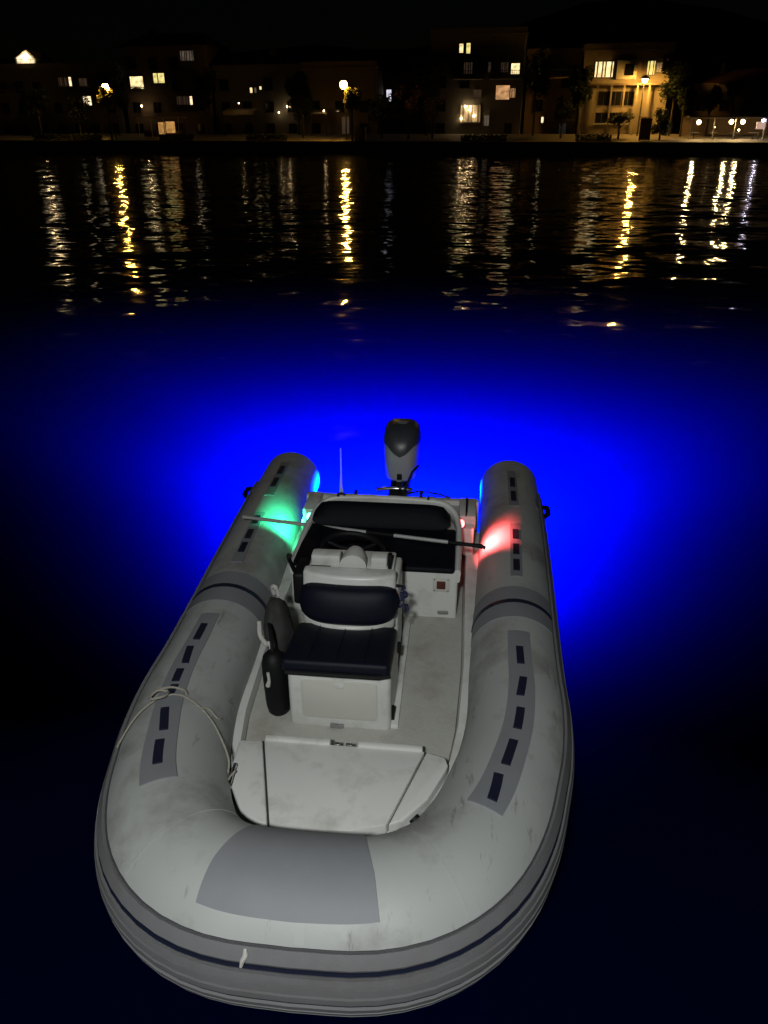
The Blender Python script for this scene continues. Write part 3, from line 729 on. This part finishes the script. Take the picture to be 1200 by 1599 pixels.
# ------------------------------------------------------------------ buildings
WIN = {}
def win_mesh(kind, w_, h_):
    k = (kind, round(w_, 2), round(h_, 2))
    if k in WIN: return WIN[k]
    fm = M['frame'] if kind != 'dark' else M['frame_dark']
    t = .07
    fr = MB().box(-w_/2 - t, -w_/2, -.09, .02, -t, h_ + t).box(w_/2, w_/2 + t, -.09, .02, -t, h_ + t).box(-w_/2, w_/2, -.09, .02, -t, 0).box(-w_/2, w_/2, -.09, .02, h_, h_ + t)
    si = MB().box(-w_/2 - .12, w_/2 + .12, -.20, .02, -t - .07, -t - .002)
    pn = MB().box(-w_/2, w_/2, -.035, .02, 0, h_)
    mu = MB().box(-.025, .025, -.07, -.036, 0, h_)
    WIN[k] = (fr.mesh('frame', fm, smooth=False), si.mesh('sill', M['quay'], smooth=False), pn, mu.mesh('mullion', fm, smooth=False))
    return WIN[k]
PANES = {}
def window(bld, x0, x1, z0, z1, lit=None, mullion=True, folds=0, blind=0.0):
    w_, h_ = x1 - x0, z1 - z0; xc = (x0 + x1)/2
    fr, si, pn, mu = win_mesh('lit' if lit else 'dark', w_, h_)
    m = L_[lit] if lit else M['glass']
    key_ = (m.name, round(w_, 2), round(h_, 2))
    if key_ not in PANES: PANES[key_] = pn.mesh('pane', m, smooth=False)
    wd = obj('window', fr, bld, (xc, 0, z0))
    obj('sill', si, wd); obj('pane', PANES[key_], wd)
    if mullion: obj('mullion', mu, wd)
    if folds:
        for k in range(folds):
            xx = -w_/2 + w_*(k + .5 + .18*math.sin(k*2.3))/folds; hw = w_/folds*.17
            MB().box(xx - hw, xx + hw, -.06, -.040, .0, h_).build('curtain', M['curtain'], wd, smooth=False)
    if blind:
        MB().box(-w_/2, w_/2, -.065, -.038, h_*(1 - blind), h_).build('blind', M['curtain'], wd, smooth=False)
    return wd

def building(name, u0, u1, v, top, wallm, label, lits, depth=9, storey=2.9, col_gap=2.7, roof='flat', balconies=(), group=None, first=3.0, dark=True):
    uc = (u0 + u1)/2; b = shore_root(name, uc, v); W = (u1 - u0)/2; h = top - QZ
    tag(b, label, 'building', group)
    MB().box(-W, W, 0, depth, 0, h).build('wall', wallm, b, smooth=False)
    if roof == 'flat':
        MB().box(-W - .25, W + .25, -.25, depth + .2, h + .002, h + .22).build('roof', M['quay'], b, smooth=False)
        MB().box(-W - .2, W + .2, -.2, -.05, h + .224, h + .8).build('parapet', wallm, b, smooth=False)
    elif roof == 'hip':
        e = .5; rh = 2.0
        MB().add([(-W-e, -e, h+.004), (W+e, -e, h+.004), (W+e, depth+e, h+.004), (-W-e, depth+e, h+.004), (-W+2.2, depth/2, h+rh), (W-2.2, depth/2, h+rh)], [(0,1,5,4), (1,2,5), (2,3,4,5), (3,0,4), (0,3,2,1)]).build('roof', M['roof'], b, smooth=False)
    else:
        e = .5; rh = W*.42
        MB().add([(-W-e, -e, h+.004), (0, -e, h+rh), (W+e, -e, h+.004), (-W-e, depth, h+.004), (0, depth, h+rh), (W+e, depth, h+.004)], [(0,2,1), (3,4,5), (0,1,4,3), (1,2,5,4), (0,3,5,2)]).build('roof', M['roof'], b, smooth=False)
    rc = random.Random(int(u0*7) + 3)
    for k in range(2):
        x = rc.uniform(-W*.7, W*.7); hh = rc.uniform(.7, 1.3) + (1.2 if roof != 'flat' else .2)
        MB().box(x - .35, x + .35, depth*.3, depth*.3 + .7, h - .1, h + hh).build('chimney', M['wall_d'], b, smooth=False)
    done = []
    for l in lits:
        a0, a1, z0, z1, st_ = l[:5]; kw = l[5] if len(l) > 5 else {}
        window(b, a0 - uc, a1 - uc, z0 - QZ, z1 - QZ, st_, **kw); done.append((a0 - uc, a1 - uc, z0 - QZ, z1 - QZ))
    if dark:
        ncol = max(1, int((u1 - u0 - 1)/col_gap)); nst = int((h - .9)/storey)
        for s in range(nst):
            for c in range(ncol):
                x = -W + (u1 - u0)*(c + .5)/ncol; z = .95 + s*storey
                if s == 0 and c % 2: hh, ww, zz = 2.2, .5, .1
                else: hh, ww, zz = 1.35, .62, z
                if any(x - ww < d[1] + .3 and x + ww > d[0] - .3 and zz < d[3] + .3 and zz + hh > d[2] - .3 for d in done): continue
                window(b, x - ww, x + ww, zz, zz + hh, None)
    for a0, a1, z in balconies:
        z -= QZ; a0 -= uc; a1 -= uc
        bl = MB().box(a0, a1, -1.25, -.003, z, z + .16).build('balcony', wallm, b, smooth=False)
        MB().box(a0, a1, -1.25, -1.19, z + .98, z + 1.05).box(a0, a0 + .06, -1.25, -.003, z + .98, z + 1.05).box(a1 - .06, a1, -1.25, -.003, z + .98, z + 1.05).build('handrail', M['post'], bl, smooth=False)
        nb = int((a1 - a0)/.28)
        for k in range(nb + 1):
            xx = a0 + .03 + (a1 - a0 - .06)*k/nb
            obj('baluster', BAL, bl, (xx, -1.22, z + .162))
    return b
BAL = MB().box(-.02, .02, -.02, .02, 0, .817).mesh('baluster', M['post'], smooth=False)

b1 = building('apartment_house', -71, -43.4, 11, 11.2, M['wall_b'], 'dark apartment house at far left with a brightly lit gable balcony', [
    (-53.31, -51.75, 8.91, 10.02, 'dim', {'folds': 4}), (-51.57, -51.14, 8.9, 10.09, 'white', {'mullion': False}), (-49.7, -48.28, 6.29, 7.5, 'white'), (-49.86, -48.56, 8.88, 9.9, 'dim')], balconies=[(-63, -56, 8.3)])
# gabled roof room with the lit balcony
gb = empty('gable_room'); gb.parent = b1; gx = (-71 - 43.4)/2
g0, g1, gz = -60.3 - gx, -56.7 - gx, 11.71 - QZ
MB().add([(g0, .2, gz - .5), (g1, .2, gz - .5), (g1, .2, gz + .9), ((g0 + g1)/2 + .3, .2, gz + 2.1), (g0, .2, gz + 1.1), (g0, 5, gz - .5), (g1, 5, gz - .5), (g1, 5, gz + .9), ((g0 + g1)/2 + .3, 5, gz + 2.1), (g0, 5, gz + 1.1)],
    [(0,1,2,3,4), (9,8,7,6,5), (0,5,6,1), (1,6,7,2), (2,7,8,3), (3,8,9,4), (4,9,5,0)]).build('gable_wall', M['white_paint'], gb, smooth=False)
MB().add([(g0 + .35, .16, gz), (g1 - .3, .16, gz), (g1 - .3, .16, gz + .85), ((g0 + g1)/2 + .3, .16, gz + 1.75), (g0 + .35, .16, gz + 1.05)], [(0,1,2,3,4)]).build('lit_opening', L_['white'], gb, smooth=False)
for k in range(9): obj('baluster', BAL, gb, (g0 + .35 + k*.36, -.10, gz))
MB().box(g0 + .3, g1 - .2, -.14, -.06, gz + .82, gz + .88).build('handrail', M['post'], gb, smooth=False)
def ico(name, m, parent, loc, r, sub=2, sc=(1, 1, 1)):
    bm = bmesh.new(); bmesh.ops.create_icosphere(bm, subdivisions=sub, radius=r)
    me = bpy.data.meshes.new(name); bm.to_mesh(me); bm.free(); me.materials.append(m)
    me.polygons.foreach_set('use_smooth', [True]*len(me.polygons))
    o = obj(name, me, parent, loc); o.scale = sc; return o
ico('ceiling_bulb', M['bulb_small'], gb, ((g0 + g1)/2 + .1, -.15, gz + 1.2), .26)

building('apartment_house', -42.44, -28.96, 11, 13.9, M['wall_d'], 'brown apartment house behind the left street lamp with two square lit windows', [
    (-41.36, -39.27, 8.46, 10.05, 'warm', {'mullion': False}), (-37.52, -36.9, 9.18, 10.43, 'green', {'mullion': False}), (-36.75, -35.77, 9.18, 10.43, 'green', {'mullion': False}),
    (-32.83, -30.82, 12.0, 13.21, 'dimw', {'folds': 5}), (-34.09, -32.13, 6.29, 7.39, 'dim', {'folds': 5}), (-32.03, -31.62, 6.28, 7.38, 'white', {'mullion': False})], roof='hip', balconies=[(-35, -30, 5.2)])
building('town_house', -28.5, -14.75, 12, 11.4, M['wall_b'], 'unlit town house behind the pale awning left of centre', [
    (-22.79, -22.42, 7.81, 8.47, 'warm', {'mullion': False}), (-22.09, -21.8, 7.81, 8.46, 'dimw', {'mullion': False}), (-21.29, -20.98, 8.21, 8.62, 'warm', {'mullion': False})], roof='hip')
building('town_house', -14.34, -3.46, 11, 10.8, M['wall_c'], 'ochre town house lit by the middle street lamp', [(-8.6, -7.5, 2.0, 4.6, 'dim')], roof='flat')
building('town_house', -3.3, 3.6, 16, 9.2, M['wall_d'], 'low dark house behind the bare trees with a thin violet window', [(-3.0, -2.3, 6.7, 8.2, 'cool')], roof='gable')
b5 = building('apartment_block', 4.27, 17.06, 11, 14.4, M['wall_b'], 'four storey apartment block right of centre with a peach lit blind', [
    (8.2, 8.72, 12.34, 13.39, 'warm', {'mullion': False}), (9.16, 9.69, 12.25, 13.45, 'green', {'mullion': False}), (8.93, 10.07, 9.81, 11.18, 'dim', {'folds': 3}), (12.25, 12.61, 10.0, 11.14, 'dim', {'mullion': False}),
    (14.0, 14.95, 9.98, 11.11, 'dim', {'folds': 3}), (15.38, 16.51, 9.73, 11.25, 'warm', {'blind': .18, 'mullion': False}), (13.5, 15.35, 6.67, 8.38, 'peach', {'mullion': False}), (15.50, 16.12, 6.89, 8.29, 'peach', {'folds': 2, 'blind': .2}),
    (10.41, 11.47, 6.92, 7.87, 'dim'), (8.73, 11.44, 3.91, 5.99, 'shop', {'folds': 4}), (12.09, 12.72, 3.42, 5.26, 'dimw', {'blind': .3})], balconies=[(12.6, 16.8, 9.1), (7.6, 11.6, 9.1)])
for k, (x, z) in enumerate(((9.35, 5.85), (10.05, 5.80), (10.0, 5.35), (8.85, 4.35), (10.6, 4.65))):
    ico('shop_bulb', M['bulb_small'], b5, (x - (4.27 + 17.06)/2, -.35, z - QZ), .11, 1)
building('town_house', 17.49, 24.72, 13, 12.0, M['wall_c'], 'narrow house between the apartment block and the lamplit house', [(19.9, 20.2, 3.81, 4.52, 'white', {'mullion': False})], roof='flat', balconies=[(18.2, 24.0, 9.2)])
b7 = building('corner_house', 24.95, 36.17, 11, 12.3, M['wall_a'], 'cream corner house glowing beside the right street lamp', [
    (26.52, 28.84, 9.23, 11.0, 'warm', {'folds': 4, 'mullion': False}), (33.23, 34.12, 9.46, 11.0, 'green', {'folds': 2, 'mullion': False}), (34.36, 35.01, 9.73, 10.77, 'dimw'),
    (27.34, 28.77, 5.9, 7.5, None), (28.85, 30.27, 5.9, 7.49, None), (30.45, 31.95, 5.9, 7.47, None), (27.2, 28.89, 3.6, 4.96, None), (29.06, 30.58, 3.6, 4.96, None)], roof='flat', dark=False)
c7 = (24.95 + 36.17)/2
# bay window with pale surround and dark centre
bay = MB().box(29.3 - c7, 31.9 - c7, -.55, -.003, 8.9 - QZ, 11.15 - QZ).build('bay_window', M['white_paint'], b7, bevel=.05)
MB().box(30.3 - c7, 31.5 - c7, -.58, -.553, 9.35 - QZ, 10.7 - QZ).build('pane', M['glass'], bay, smooth=False)
MB().box(25.4 - c7, 35.8 - c7, -1.5, -.003, 8.2 - QZ, 8.42 - QZ).build('gallery_slab', M['wall_d'], b7, smooth=False)
for x in (27.05, 28.9, 30.55, 32.2, 33.7):
    MB().box(x - .1 - c7, x + .1 - c7, -1.45, -1.25, 0, 8.2 - QZ).build('gallery_post', M['wall_a'], b7, smooth=False)
MB().box(26.9 - c7, 32.1 - c7, -1.42, -1.28, 5.5 - QZ, 5.65 - QZ).build('gallery_rail', M['wall_a'], b7, smooth=False)
MB().box(27.0 - c7, 31.6 - c7, -2.0, -1.5, 3.55 - QZ, 3.72 - QZ).build('shop_fascia', M['white_paint'], b7, smooth=False)
building('low_house', 36.95, 52, 16, 8.6, M['wall_d'], 'low dark house behind the lit restaurant terrace', [], roof='hip')
building('town_house', 53, 66, 13, 10.5, M['wall_b'], 'dark house past the terrace at the right edge', [], roof='flat')

# ------------------------------------------------------------------ street lamps
def street_lamp(u, v, z, label, shield=True, gr=.27):
    r = shore_root('street_lamp', u, v); tag(r, label, 'street lamp', 'sodium street lamps on the far quay')
    h = z - QZ
    MB().tube([(0, .9, 0), (0, .9, h*.5), (0, .9, h + .1)], [.11, .08, .06], 10).build('post', M['post'], r)
    MB().tube([(0, .9, h + .05), (0, .8, h + .35), (0, .6, h + .50), (0, .1, h + .56)], [.05, .05, .045, .04], 8).build('arm', M['post'], r)
    if shield: MB().tube([(0, .0, h + .60), (0, .0, h + .50), (0, 0, h + .46)], [.10, .26, .30], 14).build('lamp_hood', M['post'], r)
    else: MB().tube([(0, .0, h + .56), (0, .0, h + .42), (0, 0, h + .12), (0, 0, h + .08)], [.10, .32, .62, .64], 18).build('lamp_hood', M['post'], r)
    ico('globe', M['sodium'], r, (0, 0, h), gr, 2, (1, 1, 1.1))
    if shield:     # added bowl, open to the water, keeps lamplight off the houses
        rg_ = [[(math.cos(a)*math.sin(p)*.52, -.02 + math.cos(p)*.52, h + math.sin(a)*math.sin(p)*.56) for a in [2*math.pi*k/18 for k in range(18)]] for p in (.02, .4, .8, 1.1, 1.4, 1.72)]
        MB().loft(rg_, caps=False).build('added_back_shield', M['post'], r)
    MB().tube([(0, .9, 0), (0, .9, .35), (0, .9, .4)], [.17, .16, .11], 10).build('base', M['post'], r)
LAMP3U, LAMP3Z = 32.87, 8.72
street_lamp(-41.04, 3, 8.3, 'left sodium street lamp above a small lit tree', True, .42)
street_lamp(-6.14, 3, 8.29, 'middle sodium street lamp above a round lit tree', True, .42)
street_lamp(LAMP3U, 8.0, LAMP3Z, 'right sodium street lamp before the cream corner house', False, .34)

# ------------------------------------------------------------------ trees
def leaf_crown(r, parent, m, c, rx, rz, n, size, seed, clumps=9):
    rnd = random.Random(seed); mb = MB(); cl = []
    for k in range(clumps):
        a = rnd.uniform(0, 2*math.pi); q = rnd.uniform(.25, .72); zz = rnd.uniform(-.65, .7)
        cl.append(Vector((math.cos(a)*q*rx, math.sin(a)*q*rx, zz*rz)))
    for i in range(n):
        k = cl[i % clumps]; d = Vector((rnd.gauss(0, 1), rnd.gauss(0, 1), rnd.gauss(0, .9)))
        d = d.normalized()*(rnd.random()**.5)*rx*.48
        p = Vector(c) + k + Vector((d.x, d.y, d.z*rz/rx))
        t = Vector((rnd.gauss(0, 1), rnd.gauss(0, 1), rnd.gauss(0, .6))).normalized(); b = t.orthogonal().normalized(); s = size*rnd.uniform(.6, 1.3)
        mb.add([p - t*s, p + b*s*.45, p + t*s, p - b*s*.45], [(0, 1, 2, 3)])
    return mb.build('crown', m, parent, smooth=False)
def tree(name, u, v, htrunk, rx, rz, n, m, label, seed, size=.22, cat='tree', group='trees along the far quay', lean=0):
    r = shore_root(name, u, v); tag(r, label, cat, group)
    rnd = random.Random(seed + 100)
    tk = MB().tube([(0, 0, -.1), (.04, 0, htrunk*.5), (lean, 0, htrunk), (lean, 0, htrunk + rz)], [.17, .13, .10, .04], 8).build('trunk', M['bark'], r)
    for k in range(5):
        a = rnd.uniform(0, 6.28); e = Vector((math.cos(a)*rx*.7, math.sin(a)*rx*.7, rz*rnd.uniform(.5, 1.3)))
        st0 = Vector((lean, 0, htrunk*rnd.uniform(.8, 1.05)))
        MB().tube([st0, st0 + e*.5 + Vector((0, 0, .15)), st0 + e], [.06, .04, .015], 6).build('limb', M['bark'], tk)
    if n: leaf_crown(r, r, m, (lean, 0, htrunk + rz*.8), rx, rz, n, size, seed)
    return r
tree('street_tree', -40.75, 2.3, 4.5, 1.15, 1.35, 1900, M['leaf'], 'small leafy tree right under the left street lamp', 1, .2)
tree('street_tree', -4.9, 2.3, 4.2, 1.15, 1.5, 1900, M['leaf'], 'round leafy tree right under the middle street lamp', 2, .2)
tree('street_tree', -1.6, 6.0, 2.6, 2.0, 1.9, 1000, M['leaf_dark'], 'dark bushy tree just right of the middle street lamp', 3)
tree('bare_tree', 2.4, 4.6, 3.0, 2.0, 2.2, 160, M['leaf_pink'], 'thin bare tree in the middle of the quay', 4)
tree('bare_tree', 5.6, 5.4, 2.6, 1.9, 1.8, 200, M['leaf_pink'], 'sparse tree left of the apartment block door', 5)
tree('street_tree', 30.2, 5.5, 1.9, 1.9, .95, 1300, M['leaf_dark'], 'spreading dark tree before the cream corner house', 6, .2)
tree('clipped_tree', 35.3, 4.5, 1.2, 1.25, 1.5, 1400, M['leaf_dark'], 'round clipped dark tree right of the right street lamp', 7, .18)
tree('street_tree', 41.6, 9.2, 4.0, 1.5, 1.4, 900, M['leaf_pink'], 'pinkish tree rising over the restaurant terrace', 8)
tree('street_tree', 44.6, 10.5, 5.6, 1.2, 1.3, 600, M['leaf_pink'], 'tall thin pinkish tree above the terrace roof', 9)
tree('street_tree', -53.5, 4.5, 3.4, 2.6, 2.0, 1200, M['leaf_dark'], 'broad dark tree at the far left of the quay', 10)
tree('street_tree', -47.3, 5.0, 2.8, 1.7, 1.7, 900, M['leaf_dark'], 'dark tree between the left house and the left lamp', 11)
tree('street_tree', -13.0, 6.0, 3.0, 1.5, 1.7, 800, M['leaf_dark'], 'dark tree beside the small bright awning', 12)
tree('street_tree', 22.8, 6.0, 2.4, 1.8, 1.8, 1000, M['leaf_dark'], 'dark tree before the narrow house', 13)
tree('street_tree', 38.2, 8.0, 3.4, 1.6, 1.8, 1000, M['leaf_dark'], 'dark tree between the corner house and terrace', 14)

# ------------------------------------------------------------------ awnings, stall, terrace
def awning(u0, u1, v, z, label, drop=.55, out=1.8):
    uc = (u0 + u1)/2; r = shore_root('shop_awning', uc, v); tag(r, label, 'awning'); W = (u1 - u0)/2; h = z - QZ
    MB().add([(-W, out, h + .35), (W, out, h + .35), (W, 0, h), (-W, 0, h), (-W, 0, h - drop), (W, 0, h - drop), (-W, .02, h - drop), (W, .02, h - drop), (-W, out, h + .30), (W, out, h + .30), (W, .02, h - .05), (-W, .02, h - .05)],
        [(0,1,2,3), (3,2,5,4), (4,5,7,6), (6,7,10,11), (11,10,9,8), (8,9,1,0), (0,3,11,8), (1,9,10,2), (3,4,6,11), (2,10,7,5)]).build('canvas', M['awning'], r, smooth=False)
    for x in (-W + .1, W - .1): MB().tube([(x, .06, 0), (x, .06, h - .03)], .05, 8).build('pole', M['post'], r)
    return r
awning(-25.55, -20.9, 7.6, 5.35, 'long pale awning of a dark shopfront left of centre', .5)
awning(-12.45, -10.05, 8.0, 5.2, 'short bright awning left of the middle street lamp', .28)
# market stall near the left lamp
stl = shore_root('market_stall', -35.2, 6, street_z(6)); tag(stl, 'small covered stall with amber lit side panels right of the left lamp', 'stall')
MB().box(-3.2, 3.4, 0, 2.6, 2.6, 2.72).build('roof', M['awning'], stl, smooth=False)
for x in (-3.1, -1.1, .9, 3.2): MB().tube([(x, .1, 0), (x, .1, 2.6)], .05, 8).build('pole', M['white_paint'], stl)
MB().box(-.2, .85, .5, .56, .4, 2.0).build('side_panel', L_['amber'], stl, smooth=False)
MB().box(1.0, 2.4, .5, .56, .6, 2.1).build('side_panel', L_['amber'], stl, smooth=False)
MB().box(-3.0, 3.2, 1.2, 1.6, 0, .9).build('counter', M['wood'], stl, smooth=False)
# kiosk pillar
pil = shore_root('notice_pillar', -3.8, 2); tag(pil, 'grey square notice pillar at the quay edge below the middle lamp', 'pillar')
MB().box(-.72, .72, 0, 1.2, 0, 1.75).build('shaft', M['wall_b'], pil, bevel=.03)
MB().box(-.8, .8, -.08, 1.28, 1.752, 1.86).build('cap', M['quay'], pil, bevel=.02)
brd = shore_root('notice_board', 33.4, 4); tag(brd, 'upright notice board under the right street lamp', 'board')
MB().box(-.7, .7, 0, .12, .35, 2.8).build('panel', M['wood'], brd, smooth=False)
MB().box(-.72, .72, -.05, .25, 2.802, 2.95).build('cap', M['white_paint'], brd, smooth=False)
for x in (-.55, .55): MB().tube([(x, .06, 0), (x, .06, .36)], .06, 8).build('leg', M['post'], brd)
# restaurant terrace
per = shore_root('restaurant_pergola', 44.2, 4.6); tag(per, 'timber restaurant pergola with bright lamps at the right end of the quay', 'pergola')
MB().box(-5.6, 7.5, -.1, 5.5, 2.95, 3.1).build('roof', M['wood'], per, smooth=False)
for x in (-5.2, -2.4, .1, 3.6, 7.0): MB().box(x - .07, x + .07, 0, .14, 0, 2.95).build('post', M['white_paint'], per, smooth=False)
MB().box(-5.6, 7.5, -.14, -.102, 2.75, 2.95).build('beam', M['white_paint'], per, smooth=False)
MB().box(-5.6, 7.5, 5.3, 5.5, 0, 2.95).build('back_wall', M['wall_c'], per, smooth=False)
def pendant(u, v, z, m, label, r=.2):
    p = shore_root('pendant_lamp', u, v, 0); tag(p, label, 'lamp', 'lamps under the pergola')
    MB().tube([(0, 0, z + .05), (0, 0, QZ + 2.95)], .015, 6).build('cord', M['post'], p)
    ico('bulb', m, p, (0, 0, z), r, 2)
    rg_ = [[(math.cos(a)*math.sin(q)*r*1.5, math.cos(q)*r*1.5, z + math.sin(a)*math.sin(q)*r*1.5) for a in [2*math.pi*k/16 for k in range(16)]] for q in (.02, .4, .8, 1.0, 1.15, 1.3)]
    MB().loft(rg_, caps=False).build('added_back_shade', M['post'], p)  # added half bowl that blocks the bulb's light from the back wall
pendant(39.91, 5, 3.78, M['bulb'], 'pendant bulb at the left end of the pergola')
pendant(43.81, 5, 3.82, M['bulb'], 'pendant bulb left of the middle pergola post')
pendant(45.17, 5, 3.82, M['bulb'], 'pendant bulb right of the middle pergola post')
pendant(47.54, 5, 3.95, M['bulb_cool'], 'violet white bulb above the menu box', .16)
mb_ = shore_root('menu_box', 47.2, 4.2); tag(mb_, 'small lit pinkish menu box at the right edge of the terrace', 'menu box')
MB().box(-.5, .5, 0, .2, 1.6, 2.4).build('case', glow('pinkish_menu_light', (1.0, .62, .5), .5), mb_, smooth=False)
MB().tube([(0, .1, 0), (0, .1, 1.6)], .05, 8).build('post', M['post'], mb_)
tnames = ['terrace table under the left pendant bulb', 'terrace table between the left and middle pendant bulbs', 'terrace table under the middle pendant bulbs', 'terrace table beside the menu box']
for i, u in enumerate((39.6, 42.0, 44.6, 46.8)):
    t = shore_root('terrace_table', u, 5.6, street_z(5.6)); tag(t, tnames[i], 'table', 'tables on the restaurant terrace')
    MB().box(-.5, .5, -.5, .5, .72, .76).build('table_top', M['white_paint'], t, smooth=False)
    MB().tube([(0, 0, 0), (0, 0, .72)], .05, 8).build('leg', M['post'], t)
tl = shore_root('table_lamp', 44.9, 5.3, street_z(5.6) + .76); tag(tl, 'tiny bright table lamp on the terrace', 'lamp')
MB().tube([(0, 0, 0), (0, 0, .02), (0, 0, .2)], [.08, .03, .02], 8).build('stand', M['post'], tl); ico('bulb', M['bulb_small'], tl, (0, 0, .28), .11, 1)
# hedge low at the left and planters
for i, (u, w_) in enumerate(((-50, 3.2), (-44.5, 2.2), (-30.5, 2.6), (-17.0, 3.0), (13.0, 3.0), (27.0, 2.2))):
    hd = shore_root('quay_hedge', u, 2.0)
    tag(hd, ['low hedge at the far left of the quay', 'low hedge left of the left street lamp', 'low hedge before the market stall', 'low hedge left of the short bright awning', 'low hedge before the apartment block', 'low hedge left of the spreading tree'][i], 'hedge', 'hedges along the quay')
    MB().box(-w_, w_, -.3, .3, 0, .35).build('planter', M['quay'], hd, bevel=.03)
    rnd = random.Random(40 + i); mb = MB()
    for k in range(700):
        p = Vector((rnd.uniform(-w_, w_), rnd.uniform(-.35, .35), rnd.uniform(.3, .95 + .1*math.sin(k))))
        t = Vector((rnd.gauss(0, 1), rnd.gauss(0, 1), rnd.gauss(0, 1))).normalized(); b = t.orthogonal(); s = .12
        mb.add([p - t*s, p + b*s*.6, p + t*s, p - b*s*.6], [(0, 1, 2, 3)])
    mb.build('foliage', M['leaf_dark'], hd, smooth=False)

# small wall lanterns along the shopfronts
def lantern(u, v, z, label, r=.09):
    p = shore_root('wall_lantern', u, v, 0); tag(p, label, 'lamp', 'small lanterns along the shopfronts')
    MB().tube([(0, .35, z + .12), (0, .1, z + .16), (0, 0, z + .12)], .02, 6).build('bracket', M['post'], p)
    ico('bulb', M['bulb_small'], p, (0, 0, z), r, 1)
lantern(-39.3, 9.6, 6.1, 'small lantern on the brown house above the market stall', .13)
lantern(-10.2, 7.2, 5.3, 'small lantern at the right end of the short bright awning', .10)
lantern(-18.27, 11.3, 5.2, 'small lantern on the unlit town house, lower of two', .08)
lantern(-16.97, 11.3, 5.95, 'small lantern on the unlit town house, upper of two', .10)
lantern(-22.6, 6.6, 6.3, 'added small lantern that lights the long pale awning', .07)  # added lamp, placed only to light the awning canvas
lantern(41.9, 5.0, 3.2, 'added small lantern brightening the terrace between the pendants', .08)  # extra bulb added to brighten the terrace

for i, (u, v, ht, rx, rz, lab) in enumerate((
    (-43.0, 8.6, 5.2, 2.4, 2.8, 'tall dark tree between the far left house and the brown house'),
    (-28.6, 9.0, 4.6, 2.2, 2.6, 'tall dark tree between the brown house and the pale awning house'),
    (-14.6, 9.4, 4.4, 1.9, 2.4, 'tall dark tree left of the ochre house'),
    (4.2, 8.8, 5.4, 2.5, 3.0, 'tall dark tree at the left corner of the apartment block'),
    (19.0, 9.0, 5.6, 1.9, 3.0, 'tall dark tree between the apartment block and the narrow house'),
    (24.9, 8.4, 4.6, 1.7, 2.6, 'tall dark tree at the left corner of the cream house'),
    (36.9, 9.0, 5.0, 2.2, 3.0, 'tall dark tree right of the cream corner house'),
    (49.5, 9.0, 4.6, 2.4, 2.8, 'tall dark tree behind the right end of the terrace'))):
    tree('plane_tree', u, v, ht, rx, rz, 2600, M['leaf_dark'], lab, 60 + i, .24)
fb = shore_root('flower_box', -40.3, 10.75, 8.42); tag(fb, 'flower box under the large white lit window', 'flower box')
MB().box(-.8, .8, -.25, .1, -.3, -.02).build('trough', M['wood'], fb, smooth=False)
rnd = random.Random(91); mb = MB()
for k in range(160):
    p = Vector((rnd.gauss(0, .45), rnd.uniform(-.25, .05), abs(rnd.gauss(0, .16))))
    t = Vector((rnd.gauss(0, 1), rnd.gauss(0, 1), rnd.gauss(0, 1))).normalized(); b_ = t.orthogonal()
    mb.add([p - t*.09, p + b_*.05, p + t*.09, p - b_*.05], [(0, 1, 2, 3)])
mb.build('flowers', M['leaf_dark'], fb, smooth=False)
